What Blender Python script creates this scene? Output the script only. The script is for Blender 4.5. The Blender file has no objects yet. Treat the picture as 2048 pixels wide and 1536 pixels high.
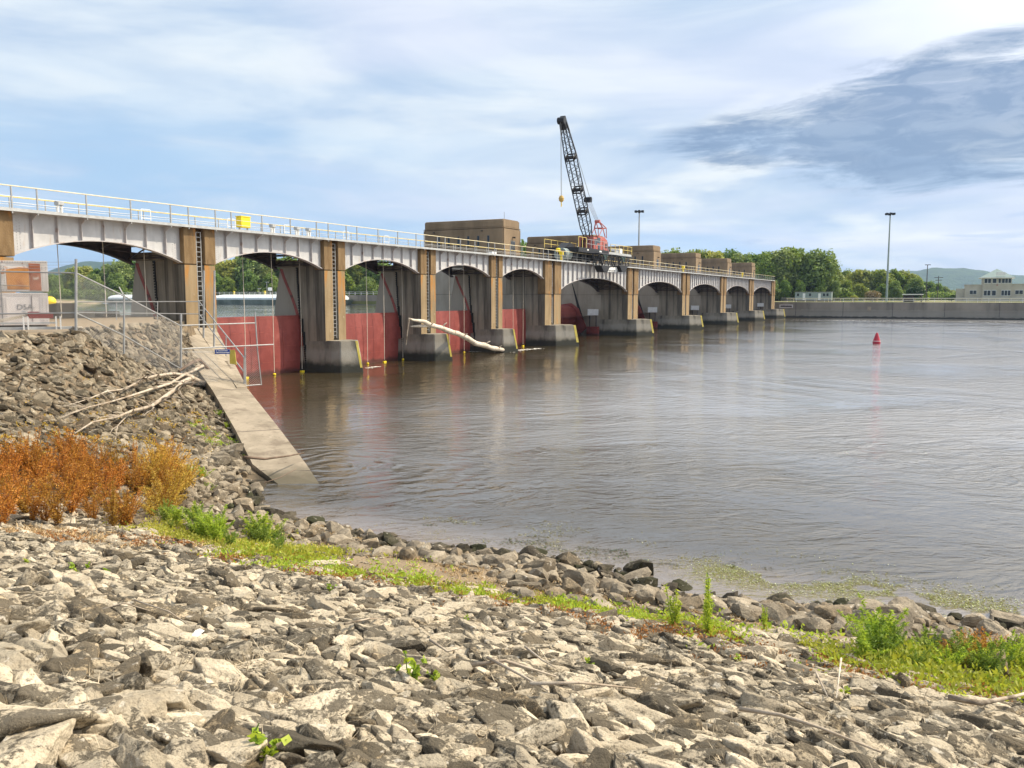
import bpy, bmesh, math, random
import numpy as np
from mathutils import Vector, Matrix, noise
R = math.radians
sc = bpy.context.scene
COL = sc.collection
random.seed(5); rng = np.random.default_rng(7)

# ------------------------------------------------------------ camera
TH, TILT, HC, FPX = .4694, .1023, 5.6526, 1700.0       # X runs along the dam, Y upstream, Z up from the tailwater
cth, sth, ctl, stl = math.cos(TH), math.sin(TH), math.cos(TILT), math.sin(TILT)
cd = bpy.data.cameras.new('camera'); cam = bpy.data.objects.new('camera', cd); COL.objects.link(cam)
cd.sensor_width = 36; cd.lens = FPX / 2048 * 36; cd.clip_end = 20000; cd.clip_start = .05
cam.location = (0, 0, HC); cam.rotation_euler = (R(90) - TILT, 0, TH - R(90))
sc.camera = cam
sc.render.resolution_x = 1024; sc.render.resolution_y = 768
vs = sc.view_settings; vs.view_transform = 'Standard'; vs.look = 'None'; vs.gamma = 1; vs.exposure = 0.54

# ------------------------------------------------------------ sun and sky
SAZ, SEL = R(-47), R(47)                  # sun azimuth from +X, elevation
sdir = Vector((math.cos(SAZ)*math.cos(SEL), math.sin(SAZ)*math.cos(SEL), math.sin(SEL)))
sl = bpy.data.lights.new('sun', 'SUN'); sl.energy = 4.0; sl.angle = R(.6); sl.color = (1, .88, .69)
so = bpy.data.objects.new('sun', sl); COL.objects.link(so)
so.rotation_euler = sdir.to_track_quat('Z', 'Y').to_euler(); so.location = (0, -60, 120)

w = bpy.data.worlds.new('World'); sc.world = w; w.use_nodes = True
wt = w.node_tree; wt.nodes.clear()
class G:
    """tiny node-expression helper"""
    def __init__(s, t): s.t = t
    def n(s, ty, **k):
        x = s.t.nodes.new(ty)
        for a, b in k.items(): setattr(x, a, b)
        return x
    def put(s, sock, v):
        if hasattr(v, 'links') or hasattr(v, 'is_output'): s.t.links.new(v, sock)
        elif v is not None: sock.default_value = v
    def m(s, op, a, b=None, c=None, clamp=False):
        x = s.n('ShaderNodeMath', operation=op, use_clamp=clamp)
        s.put(x.inputs[0], a); s.put(x.inputs[1], b)
        if c is not None: s.put(x.inputs[2], c)
        return x.outputs[0]
    def v(s, op, a, b=None):
        x = s.n('ShaderNodeVectorMath', operation=op)
        s.put(x.inputs[0], a); s.put(x.inputs[1], b)
        return x.outputs['Value'] if op in ('DOT_PRODUCT', 'LENGTH') else x.outputs[0]
    def scale(s, a, k):
        x = s.n('ShaderNodeVectorMath', operation='MULTIPLY'); s.put(x.inputs[0], a); s.put(x.inputs[1], k); return x.outputs[0]
    def noise(s, vec, scale, detail=4, rough=.55, dist=0):
        x = s.n('ShaderNodeTexNoise'); s.put(x.inputs['Vector'], vec); s.put(x.inputs['Scale'], scale)
        x.inputs['Detail'].default_value = detail; x.inputs['Roughness'].default_value = rough; x.inputs['Distortion'].default_value = dist
        return x.outputs[0]
    def ramp(s, f, lo, hi, a=0., b=1.):
        x = s.n('ShaderNodeMapRange', interpolation_type='SMOOTHSTEP')
        s.put(x.inputs[0], f); s.put(x.inputs[1], lo); s.put(x.inputs[2], hi); s.put(x.inputs[3], a); s.put(x.inputs[4], b)
        return x.outputs[0]
    def mix(s, f, a, b, mode='MIX'):
        x = s.n('ShaderNodeMix', data_type='RGBA', blend_type=mode)
        s.put(x.inputs[0], f)
        for i, q in ((6, a), (7, b)):
            if isinstance(q, tuple) and len(q) == 3: q = q + (1,)
            s.put(x.inputs[i], q)
        return x.outputs[2]
    def xyz(s, x, y, z):
        c = s.n('ShaderNodeCombineXYZ'); s.put(c.inputs[0], x); s.put(c.inputs[1], y); s.put(c.inputs[2], z); return c.outputs[0]

def build_sky():
    g = G(wt)
    d = g.n('ShaderNodeTexCoord').outputs['Generated']
    sp = g.n('ShaderNodeSeparateXYZ'); g.put(sp.inputs[0], d)
    z = sp.outputs[2]
    fw = g.v('DOT_PRODUCT', d, (cth, sth, 0)); rt = g.v('DOT_PRODUCT', d, (sth, -cth, 0))
    az = g.m('MULTIPLY', g.m('ARCTAN2', rt, fw), 57.2958)
    el = g.m('MULTIPLY', g.m('ARCSINE', z), 57.2958)
    sky = g.n('ShaderNodeTexSky', sky_type='NISHITA'); sky.sun_disc = False
    sky.sun_elevation = SEL; sky.sun_rotation = math.atan2(sdir.x, sdir.y)
    base = g.mix(1, sky.outputs[0], (.075, .075, .075), 'MULTIPLY')
    # thin high cloud sheet, on a plane overhead so it draws out flat towards the horizon
    zz = g.m('ADD', g.m('MAXIMUM', z, 0.0), .10)
    px = g.m('DIVIDE', sp.outputs[0], zz); py = g.m('DIVIDE', sp.outputs[1], zz)
    P = g.xyz(px, py, 0)
    big = g.noise(P, .55, 3, .5, .4)
    fine = g.noise(g.v('ADD', P, (7, 3, 1)), 1.7, 6, .55, .6)
    A = g.xyz(g.m('MULTIPLY', az, .035), g.m('MULTIPLY', el, .16), 0)      # long flat streaks
    st1 = g.noise(A, 1.3, 5, .55, .5)
    st2 = g.noise(g.v('ADD', A, (3.1, 9.2, 0)), 2.4, 4, .5, .2)
    colr = g.mix(g.ramp(st1, .36, .64), (.37, .48, .63), (.62, .685, .735))
    colr = g.mix(g.ramp(big, .42, .62, 0, .6), colr, (.63, .655, .76))
    colr = g.mix(g.m('MULTIPLY', g.ramp(st2, .48, .66), g.ramp(el, 22, 2, 0, .85)), colr, (.80, .81, .77))
    # bluer band low on the left
    lb = g.m('MULTIPLY', g.ramp(az, 6, -22), g.m('MULTIPLY', g.ramp(el, 15, 7), g.ramp(fine, .75, .35, .35, 1)))
    colr = g.mix(g.m('MULTIPLY', lb, .85), colr, (.31, .48, .67))
    lb2 = g.m('MULTIPLY', g.ramp(az, 30, 8), g.m('MULTIPLY', g.ramp(el, 6, 2.5), g.ramp(st1, .60, .42)))
    colr = g.mix(g.m('MULTIPLY', lb2, .75), colr, (.26, .49, .76))
    # veiled sun glow
    sd = g.v('DOT_PRODUCT', d, tuple(sdir))
    glow = g.ramp(sd, .56, .95)
    colr = g.mix(glow, colr, (1.7, 1.68, 1.62))
    # wispy dark cloud bank to the right
    wn = g.noise(g.xyz(g.m('MULTIPLY', az, .13), g.m('MULTIPLY', g.m('SUBTRACT', el, g.m('MULTIPLY', az, .03)), .66), 3), 1.1, 8, .64, .45)
    wn2 = g.noise(g.xyz(g.m('MULTIPLY', az, .045), g.m('MULTIPLY', el, .40), 8), 1.6, 5, .55, .3)
    cx = g.m('DIVIDE', g.m('SUBTRACT', az, 27.0), 19.0)
    ce = g.m('ADD', 9.9, g.m('MULTIPLY', g.m('SUBTRACT', az, 20), .03))
    hw = g.m('ADD', 1.6, g.m('MULTIPLY', g.m('MAXIMUM', g.m('SUBTRACT', az, 8), 0), .17))
    cy = g.m('DIVIDE', g.m('SUBTRACT', el, ce), hw)
    blob = g.m('SUBTRACT', 1.0, g.m('ADD', g.m('POWER', g.m('ABSOLUTE', cx), 2), g.m('POWER', g.m('ABSOLUTE', cy), 2)))
    dens = g.m('ADD', g.m('MULTIPLY', blob, .36), g.m('ADD', g.m('MULTIPLY', wn, 1.35), g.m('MULTIPLY', wn2, .40)))
    tx = g.noise(g.xyz(g.m('MULTIPLY', az, .32), g.m('MULTIPLY', el, .95), 11), 1.0, 6, .6, .6)
    dk = g.m('MULTIPLY', g.m('MULTIPLY', g.ramp(dens, .80, 1.15), g.ramp(blob, -.25, .35)), g.ramp(tx, .62, .40, .8, 1.0))
    colr = g.mix(g.m('MULTIPLY', dk, .92), colr, (.15, .23, .36))
    # a few small flat clouds low over the far bank and one small one high left
    lw = g.noise(g.xyz(g.m('MULTIPLY', az, .13), g.m('MULTIPLY', el, 1.0), 5), 1.2, 3, .5, .2)
    low = g.m('MULTIPLY', g.m('MULTIPLY', g.ramp(lw, .55, .68), g.ramp(el, 7, 4)), g.ramp(az, 5, 14))
    colr = g.mix(g.m('MULTIPLY', low, .55), colr, (.36, .47, .66))
    colr = g.mix(.12, colr, base)
    bg = g.n('ShaderNodeBackground'); g.put(bg.inputs[0], colr); bg.inputs[1].default_value = 1.0
    out = g.n('ShaderNodeOutputWorld'); wt.links.new(bg.outputs[0], out.inputs[0])
build_sky()

# ------------------------------------------------------------ survey helpers: where a sight line of the survey meets a plane of the place
def ray(px, py):
    u = (px - 1024) / FPX; v = -(py - 768) / FPX
    d = ctl + v * stl; z = -stl + v * ctl
    return Vector((d * cth + u * sth, d * sth - u * cth, z))
def onZ(px, py, z): r = ray(px, py); return r * ((z - HC) / r.z) + Vector((0, 0, HC))
def onY(px, py, Y): r = ray(px, py); return r * (Y / r.y) + Vector((0, 0, HC))
def onX(px, py, X): r = ray(px, py); return r * (X / r.x) + Vector((0, 0, HC))
def onD(px, py, D): r = ray(px, py); return r * (D / (r.x * cth + r.y * sth)) + Vector((0, 0, HC))

# ------------------------------------------------------------ object helpers
def tag(o, label=None, cat=None, group=None, kind=None):
    if label: o['label'] = label
    if cat: o['category'] = cat
    if group: o['group'] = group
    if kind: o['kind'] = kind
    return o
def thing(name, label, cat, loc=(0, 0, 0), rz=0, group=None):
    o = bpy.data.objects.new(name, None); COL.objects.link(o)
    o.location = loc; o.rotation_euler = (0, 0, rz); o.empty_display_size = .2
    return tag(o, label, cat, group)
def dup(root, loc, rz=0, label=None, scale=None):
    r = root.copy(); COL.objects.link(r); r.location = loc; r.rotation_euler = (0, 0, rz)
    if label: r['label'] = label
    if scale is not None: r.scale = scale
    def rec(a, b):
        for ch in [c for c in KIDS.get(a.name, [])]:
            c = ch.copy(); COL.objects.link(c); c.parent = b
            KIDS.setdefault(b.name, []).append(c); rec(ch, c)
    rec(root, r)
    return r
KIDS = {}
class M:
    """collects shapes, then builds one mesh object"""
    def __init__(s): s.v = []; s.f = []; s.mi = []; s.cur = 0
    def face(s, pts, flip=False):
        b = len(s.v); s.v += [tuple(p) for p in pts]; idx = list(range(b, b + len(pts)))
        s.f.append(idx[::-1] if flip else idx); s.mi.append(s.cur)
    def raw(s, vs_, fs):
        b = len(s.v); s.v += [tuple(p) for p in vs_]
        for f in fs: s.f.append([i + b for i in f]); s.mi.append(s.cur)
    def box(s, x0, x1, y0, y1, z0, z1):
        s.raw([(x0,y0,z0),(x1,y0,z0),(x1,y1,z0),(x0,y1,z0),(x0,y0,z1),(x1,y0,z1),(x1,y1,z1),(x0,y1,z1)],
              [(3,2,1,0),(4,5,6,7),(0,1,5,4),(1,2,6,5),(2,3,7,6),(3,0,4,7)]); return s
    def loft(s, a, b, caps=True):
        n = len(a); s.raw(list(a) + list(b), [(i, (i+1) % n, n + (i+1) % n, n + i) for i in range(n)] +
              ([tuple(range(n))[::-1], tuple(range(n, 2*n))] if caps else [])); return s
    def prism(s, poly, z0, z1):            # polygon in plan, anticlockwise
        return s.loft([(x, y, z0) for x, y in poly], [(x, y, z1) for x, y in poly])
    def side(s, poly, x0, x1):             # polygon in the Y-Z plane swept along X
        return s.loft([(x0, y, z) for y, z in poly], [(x1, y, z) for y, z in poly])
    def front(s, poly, y0, y1):            # polygon in the X-Z plane swept along Y
        return s.loft([(x, y1, z) for x, z in poly], [(x, y0, z) for x, z in poly])
    def tube(s, pts, r, n=6, cap=True):
        pts = [Vector(p) for p in pts]
        rs = r if isinstance(r, (list, tuple)) else [r] * len(pts)
        rings = []; up = None
        for i, p in enumerate(pts):
            t = (pts[min(i+1, len(pts)-1)] - pts[max(i-1, 0)]).normalized()
            if up is None: up = t.orthogonal().normalized()
            up = (up - t * up.dot(t)).normalized(); sd = t.cross(up)
            rings.append([p + (up * math.cos(2*math.pi*k/n) + sd * math.sin(2*math.pi*k/n)) * rs[i] for k in range(n)])
        b = len(s.v); s.v += [tuple(q) for rg in rings for q in rg]
        for i in range(len(pts)-1):
            for k in range(n):
                s.f.append([b+i*n+k, b+i*n+(k+1) % n, b+(i+1)*n+(k+1) % n, b+(i+1)*n+k]); s.mi.append(s.cur)
        if cap:
            s.f.append([b+k for k in range(n)][::-1]); s.f.append([b+(len(pts)-1)*n+k for k in range(n)]); s.mi += [s.cur]*2
        return s
    def lathe(s, cx, cy, prof, n=16):
        b = len(s.v)
        for r, z in prof: s.v += [(cx + r*math.cos(2*math.pi*k/n), cy + r*math.sin(2*math.pi*k/n), z) for k in range(n)]
        for i in range(len(prof)-1):
            for k in range(n): s.f.append([b+i*n+k, b+i*n+(k+1) % n, b+(i+1)*n+(k+1) % n, b+(i+1)*n+k]); s.mi.append(s.cur)
        return s
    def build(s, name, mats, parent=None, smooth=False, bevel=0, off=None):
        me = bpy.data.meshes.new(name)
        o3 = Vector(off) if off is not None else (parent_loc(parent) if parent is not None else Vector())
        me.from_pydata([(x-o3.x, y-o3.y, z-o3.z) for x, y, z in s.v], [], s.f)
        mats = mats if isinstance(mats, (list, tuple)) else [mats]
        for m_ in mats: me.materials.append(m_)
        if len(mats) > 1: me.polygons.foreach_set('material_index', s.mi)
        if bevel or True:
            bm = bmesh.new(); bm.from_mesh(me)
            if bevel:
                bmesh.ops.remove_doubles(bm, verts=bm.verts, dist=1e-4)
                bmesh.ops.bevel(bm, geom=[e for e in bm.edges if len(e.link_faces) == 2 and e.calc_face_angle(0) > .6], offset=bevel, segments=2, affect='EDGES')
            bmesh.ops.recalc_face_normals(bm, faces=bm.faces)
            bm.to_mesh(me); bm.free()
        if smooth: me.polygons.foreach_set('use_smooth', [True]*len(me.polygons))
        return link(name, me, parent)
def parent_loc(p):
    v = Vector()
    while p is not None: v += p.location; p = p.parent
    return v
def link(name, me, parent=None):
    o = bpy.data.objects.new(name, me); COL.objects.link(o)
    if parent is not None: o.parent = parent; KIDS.setdefault(parent.name, []).append(o)
    return o
def np_mesh(name, V, F, mats, smooth=False, mi=None):
    """V (n,3), F (m,k) arrays -> mesh, fast"""
    me = bpy.data.meshes.new(name); m_, k = F.shape
    me.vertices.add(len(V)); me.vertices.foreach_set('co', np.ascontiguousarray(V, np.float32).ravel())
    me.loops.add(m_*k); me.loops.foreach_set('vertex_index', np.ascontiguousarray(F, np.int32).ravel())
    me.polygons.add(m_); me.polygons.foreach_set('loop_start', np.arange(0, m_*k, k, dtype=np.int32))
    for q in (mats if isinstance(mats, (list, tuple)) else [mats]): me.materials.append(q)
    if mi is not None: me.polygons.foreach_set('material_index', np.ascontiguousarray(mi, np.int32))
    me.update(calc_edges=True)
    me.polygons.foreach_set('use_smooth', np.full(m_, smooth))
    return me

# ------------------------------------------------------------ materials
def surf(name, c1, c2, scale=1.5, rough=.8, bump=.2, bscale=None, stretch=(1, 1, 1), extra=None, vary=0, metal=0, coord='Object', lo=.35, hi=.65, detail=6, spec=.3, bd=.05):
    m_ = bpy.data.materials.new(name); m_.use_nodes = True; t = m_.node_tree; g = G(t)
    b = t.nodes['Principled BSDF']
    tc = g.n('ShaderNodeTexCoord').outputs['Object'] if coord == 'Object' else g.n('ShaderNodeNewGeometry').outputs['Position']
    p = g.scale(tc, stretch)
    c = g.mix(g.ramp(g.noise(p, scale, detail, .6), lo, hi), c1, c2)
    if extra: c = extra(g, tc, c)
    if vary:
        rnd = g.m('FRACT', g.m('ADD', g.n('ShaderNodeNewGeometry').outputs['Random Per Island'], g.n('ShaderNodeObjectInfo').outputs['Random']))
        v_ = g.m('ADD', 1 - vary, g.m('MULTIPLY', rnd, 2*vary))
        c = g.mix(1, c, g.xyz(v_, v_, v_), 'MULTIPLY')
    g.put(b.inputs['Base Color'], c); b.inputs['Roughness'].default_value = rough; b.inputs['Metallic'].default_value = metal
    b.inputs['Specular IOR Level'].default_value = spec
    if bump:
        bp = g.n('ShaderNodeBump'); bp.inputs['Strength'].default_value = bump; bp.inputs['Distance'].default_value = bd
        g.put(bp.inputs['Height'], g.noise(tc, bscale or scale*8, 5, .6)); g.put(b.inputs['Normal'], bp.outputs[0])
    return m_
def spots(col, scale, lo, hi, stretch=(1, 1, 1), amt=1, off=(5, 2, 8), detail=5):
    def f(g, tc, c):
        return g.mix(g.m('MULTIPLY', g.ramp(g.noise(g.v('ADD', g.scale(tc, stretch), off), scale, detail, .6), lo, hi), amt), c, col)
    return f
def chain(*fs):
    def f(g, tc, c):
        for q in fs: c = q(g, tc, c)
        return c
    return f
def zband(col, z0, z1, z2, z3, amt=1, wob=.25):
    """a waterline stain: between z0..z3 in world height"""
    def f(g, tc, c):
        s_ = g.n('ShaderNodeSeparateXYZ'); pos = g.n('ShaderNodeNewGeometry').outputs['Position']; g.put(s_.inputs[0], pos)
        zz = g.m('ADD', s_.outputs[2], g.m('MULTIPLY', g.m('SUBTRACT', g.noise(pos, 1.3, 5, .6), .5), wob*3))
        return g.mix(g.m('MULTIPLY', g.m('MULTIPLY', g.ramp(zz, z0, z1), g.ramp(zz, z3, z2)), amt), c, col)
    return f
def plain(name, col, rough=.5, metal=0, vary=.12, bump=.08):
    return surf(name, tuple(x*(1-vary) for x in col), tuple(min(1, x*(1+vary)) for x in col), 3, rough, bump, 30, metal=metal)

MT = {}
MT['pier_front'] = surf('pier_front', (.25,.18,.10), (.33,.245,.145), 1.2, .9, .35, 14, (1,1,.25), chain(
    spots((.40,.185,.045), .9, .50, .66, (1.3,1.3,.22), .95), spots((.12,.095,.06), 2.2, .56, .78, (2,2,.18), .7, (1,9,3)),
    spots((.60,.53,.40), 1.5, .64, .72, (1,1,.5), .7, (11,4,1))), spec=.15)
MT['pier_cap'] = surf('pier_cap', (.165,.105,.052), (.25,.17,.09), 1.5, .9, .4, 14, (1,1,.3), chain(
    spots((.13,.09,.05), 2.5, .52, .75, (2,2,.2), .8, (1,9,3)), spots((.45,.19,.04), 1.3, .55, .7, (1,1,.3), .7, (4,4,3))), spec=.15)
MT['pier_side'] = surf('pier_side', (.23,.20,.155), (.32,.28,.22), .9, .9, .3, 10, (1,1,.35), chain(
    spots((.065,.06,.05), .8, .50, .66, (.9,1.5,.07), .85, (3,1,7)), spots((.50,.48,.43), 2.2, .66, .74, (1,2,.16), .55, (9,4,1))), spec=.15)
MT['pier_clean'] = surf('pier_side_clean', (.31,.27,.215), (.39,.345,.28), .8, .9, .25, 10, (1,1,.35), chain(
    spots((.14,.12,.095), .8, .54, .74, (.9,1.5,.07), .6, (3,1,7))), spec=.15)
MT['pier_base'] = surf('pier_base', (.20,.18,.145), (.30,.27,.22), .8, .85, .35, 9, (1,1,.6), chain(
    spots((.07,.065,.055), .8, .47, .62, (1,1,.22), .8), zband((.035,.036,.028), -3, -2, .45, .95, .95), zband((.42,.40,.36), .8, 1.2, 1.5, 1.9, .3)), spec=.25)
MT['house'] = surf('house_concrete', (.20,.145,.092), (.265,.195,.125), .6, .9, .25, 10, (1,1,.4), chain(
    spots((.13,.09,.055), .9, .55, .78, (1.2,1.2,.15), .55)), spec=.15)
MT['web'] = surf('girder_paint', (.43,.425,.425), (.52,.515,.51), 1.1, .5, .1, 8, (1,1,.6), chain(
    spots((.33,.20,.12), 2.2, .66, .76, (1,1,.5), .7, (2,8,2)), spots((.30,.30,.31), .8, .50, .75, (1.5,1,.2), .6), spots((.36,.25,.16), 3.5, .60, .72, (1.2,1,.15), .45, (6,1,1))), spec=.35)
MT['web_edge'] = surf('girder_flange', (.42,.40,.40), (.52,.49,.48), 2, .55, .12, 10, (1,1,1), spots((.27,.15,.10), 1.8, .55, .70, (1,1,1), .75), spec=.35)
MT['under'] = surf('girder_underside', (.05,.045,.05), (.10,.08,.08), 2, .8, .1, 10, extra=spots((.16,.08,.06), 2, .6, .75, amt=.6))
MT['deck'] = surf('bridge_deck_concrete', (.34,.31,.27), (.45,.42,.37), 1.5, .85, .2, 12)
MT['galv'] = plain('galvanised_steel', (.36,.36,.355), .5, .3)
MT['rail_cream'] = surf('worn_yellow_paint', (.72,.60,.34), (.80,.70,.48), 2.5, .5, .05)
MT['rail_yellow'] = plain('yellow_rail_paint', (.76,.58,.17), .5)
MT['yellow'] = plain('bright_yellow_paint', (.82,.62,.03), .45)
MT['yellow_worn'] = surf('worn_yellow_band', (.50,.40,.07), (.60,.49,.11), 2, .7, .2, 12, extra=spots((.25,.22,.16), 3, .55, .7, amt=.8))
MT['gate_red'] = surf('gate_red_paint', (.21,.046,.038), (.29,.072,.06), .7, .5, .1, 5, (1,1,1), chain(
    spots((.36,.12,.095), .5, .60, .66, (1,1,1.4), .45), spots((.42,.24,.18), 5, .68, .74, (1.5,1,.5), .5, (7,7,2)), spots((.12,.035,.035), 1.2, .6, .75, (2.5,1,.15), .6, (2,4,9)), zband((.07,.03,.025), -3, -2, .1, .45, .85)), spec=.35)
MT['red_strip'] = surf('guide_red_paint', (.28,.07,.055), (.36,.10,.08), 2, .6, .1, extra=spots((.10,.06,.05), 2.5, .52, .66, amt=.8))
MT['black'] = plain('black_rubber', (.025,.024,.022), .7)
MT['blacksteel'] = plain('black_steel', (.018,.018,.020), .5)
MT['darkgreen'] = plain('dark_green_steel', (.02,.045,.035), .5)
MT['white'] = surf('white_paint', (.72,.72,.70), (.82,.82,.80), 2, .5, .08, extra=spots((.45,.30,.20), 3, .68, .76, amt=.5))
MT['glass'] = plain('dark_window_glass', (.035,.045,.055), .08, 0, .2, 0)
MT['door'] = plain('dark_door_metal', (.13,.12,.11), .4)
MT['cab_red'] = surf('faded_red_paint', (.40,.10,.08), (.48,.17,.14), 1.2, .5, .06)
MT['tank'] = plain('grey_green_tank_paint', (.26,.31,.30), .4)
MT['rope'] = plain('pale_rope', (.62,.56,.46), .8)
MT['cable'] = plain('steel_cable', (.20,.20,.20), .5)
MT['wood'] = surf('bleached_driftwood', (.52,.44,.34), (.66,.59,.49), 2, .8, .5, 20, (1,1,1), spots((.16,.12,.08), 2.5, .55, .72, amt=.8), coord='Object')
MT['wood2'] = surf('grey_branch_wood', (.33,.26,.19), (.50,.43,.34), 2, .85, .4, 20, extra=spots((.10,.075,.05), 1.2, .52, .64, amt=.85))
MT['wood_dark'] = surf('dark_wet_branch', (.11,.075,.05), (.20,.14,.10), 3, .8, .4, 20)
MT['concrete'] = surf('pale_ramp_concrete', (.25,.21,.155), (.34,.285,.215), .9, .9, .25, 25, extra=chain(spots((.17,.135,.10), 1.1, .50, .7, amt=.75), spots((.42,.36,.28), 2.5, .60, .72, amt=.5), spots((.12,.10,.075), 9, .60, .7, amt=.7), zband((.09,.08,.055), -5, -4, .10, .3, .85, .08), spots((.13,.10,.07), 3.5, .62, .68, (1,1,1), .6, (3,8,1))), spec=.15)
MT['wall'] = surf('lock_wall_concrete', (.19,.165,.135), (.28,.245,.20), .15, .9, .2, 3, (1,1,.5), chain(
    spots((.08,.075,.065), .25, .5, .7, (1,1,.12), .7), zband((.31,.29,.25), .3, .7, 2.0, 2.4, .55), zband((.04,.04,.035), -3, -2, .35, .6, .9)), coord='Position')
MT['buoy_red'] = plain('buoy_red_plastic', (.42,.03,.05), .45)
MT['sign_blue'] = plain('sign_blue_paint', (.02,.06,.30), .4)
MT['rust_box'] = surf('rusty_white_box_paint', (.62,.56,.50), (.74,.69,.64), 1.2, .7, .2, 12, extra=chain(
    spots((.52,.20,.06), .9, .53, .58, (.8,.8,1.0), .9, (2.35,7.2,1.5)), spots((.22,.065,.035), 1.3, .56, .64, (1,1,.6), .8, (4,4,4)), spots((.30,.10,.06), 3, .64, .7, (1,1,1), .9, (8,4,1))), coord='Position')
MT['white_box'] = surf('white_box_paint', (.64,.58,.54), (.74,.68,.64), 1.5, .7, .15, 12, extra=chain(spots((.36,.14,.09), 2.0, .66, .72, amt=.9), spots((.5,.33,.24), 1.1, .58, .72, amt=.35)), coord='Position')
MT['grey_steel'] = plain('grey_painted_steel', (.42,.43,.43), .5)
MT['barge_cover'] = plain('white_barge_cover', (.74,.78,.78), .4)
MT['barge_hull'] = surf('barge_hull_paint', (.10,.13,.11), (.20,.24,.21), .3, .7, .1, 3, (1,1,.5))
# ------------------------------------------------------------ the lie of the land
CTRL = [(10.9,16.1,.95),(9.6,15.2,1.15),(5,14.2,1.3),(0,14,1.4),(16.9,27,4.4),(19.8,27.2,4.35),(17.8,28.4,4.45),(8,26.5,4.4),(0,26,4.4),(28.2,32.6,4.05),(32.8,37,4.0),
        (21.8,27.35,3.25),(26.35,29.4,2.0),(26.0,27.8,1.45),(22.5,23.2,.9),(20.6,20.7,.42),(19.2,17.9,-.05),(36.8,41.3,3.8),(34,38,3.3),(13,17.2,.8),(15,17.4,.55),(17,17.3,.2),(12.5,20.5,2.1),(5,20,2.8),
        (17,21.6,1.5),(20,24.2,1.9),(30,32.2,2.2),(31.5,34.5,3.0),(-10,20,2.8),(-10,26,4.4),(-10,14,1.4),(14,24.5,3.2)]
_c = np.array(CTRL, float)
def _tps(r2): return np.where(r2 > 1e-12, .5*r2*np.log(np.maximum(r2, 1e-12)), 0)
_n = len(_c); _K = _tps(((_c[:,None,:2]-_c[None,:,:2])**2).sum(-1)) + np.eye(_n)*.4
_A = np.zeros((_n+3, _n+3)); _A[:_n,:_n] = _K; _A[:_n,_n] = 1; _A[:_n,_n+1:] = _c[:,:2]; _A[_n,:_n] = 1; _A[_n+1:,:_n] = _c[:,:2].T
_w = np.linalg.solve(_A, np.concatenate([_c[:,2], [0,0,0]]))
RL = np.array([(36.9,41.5),(25.6,26.9),(22.16,22.26),(19.99,19.4),(19.39,17.8)])    # wing wall, left edge in plan
def ramp_side(x, y):
    """signed distance to the wing wall line: > 0 is the river side"""
    ax, ay = RL[0]; bx, by = RL[3]; dx, dy = bx-ax, by-ay; L = math.hypot(dx, dy)
    return -((x-ax)*dy - (y-ay)*dx)/L
def height(x, y):
    x = np.asarray(x, float); y = np.asarray(y, float)
    bank = np.where(x < 11.5, .9+.27*(11.5-x), np.where(x < 16, .9-.2*(x-11.5), -.32*(x-16)))
    bank = np.where(x < -.5, 4.14 + .02*(-.5-x), bank)
    bank = bank + .10*np.sin(y*.9+x*.5)*np.clip((x-10)/3, 0, 1) + .05*np.sin(x*1.7+y*.6)
    sh = x.shape; xf, yf = x.ravel(), y.ravel()
    r2 = (xf[:,None]-_c[None,:,0])**2 + (yf[:,None]-_c[None,:,1])**2
    emb = (_tps(r2) @ _w[:_n] + _w[_n] + _w[_n+1]*xf + _w[_n+2]*yf).reshape(sh)
    emb = np.minimum(emb, 4.42)
    emb = np.where(y > 28.5 + np.clip((x-18)*.55, 0, 12), np.maximum(emb, np.clip(4.42-(x-28)*.05, 3.9, 4.42)), emb)
    emb = np.where(y < 13, -5 + np.minimum(0, y-13), emb)
    k = .5; m_ = np.maximum(bank, emb) + k*np.log1p(np.exp(-np.abs(bank-emb)/(k*.35)))*.35
    rs = ramp_side(x, y)
    m_ = np.where((rs > .5) & (y > 15.5), np.minimum(m_, np.maximum(m_ - (rs-.5)*2.5, -1.5)), m_)
    m_ = np.where((y > 49.5), np.minimum(m_, 4.42-(y-49.5)*1.2), m_)
    return np.clip(m_, -2.2, 5)
def hz(x, y): return float(height(np.array([x]), np.array([y]))[0])
def hit(px, py):
    r = ray(px, py); t = 1.5
    while t < 60:
        p = r*t + Vector((0, 0, HC))
        if p.z < hz(p.x, p.y): return p
        t *= 1.01
    return r*t + Vector((0, 0, HC))

def grid_obj(name, xs, ys, mat, zf=height):
    X, Y = np.meshgrid(xs, ys); Z = zf(X, Y); nx, ny = len(xs), len(ys)
    V = np.stack([X, Y, Z], -1).reshape(-1, 3); i = np.arange(nx*ny).reshape(ny, nx)
    F = np.stack([i[:-1,:-1], i[:-1,1:], i[1:,1:], i[1:,:-1]], -1).reshape(-1, 4)
    o = bpy.data.objects.new(name, np_mesh(name, V, F, mat, True)); COL.objects.link(o); return o
soil = surf('bank_soil', (.15,.115,.078), (.25,.19,.125), 1.2, .95, .8, 18, extra=chain(
    spots((.09,.075,.05), 1.6, .5, .66, amt=.8), spots((.36,.28,.18), 4, .58, .70, amt=.8), spots((.08,.065,.045), 14, .55, .66, amt=.7),
    zband((.32,.25,.17), 4.22, 4.32, 8, 9, .85, .02), zband((.38,.29,.19), .45, .7, 1.0, 1.3, .5, .1), zband((.05,.042,.03), -5, -4, .06, .22, .9, .05)), coord='Position', bd=.08, spec=.1)
xs = np.concatenate([np.linspace(-300, -9, 24), np.arange(-8.5, 42, .22)]); ys = np.concatenate([np.linspace(-900, -21, 30), np.arange(-20, 62, .22)])
tag(grid_obj('ground', xs, ys, soil), kind='structure')

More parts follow.
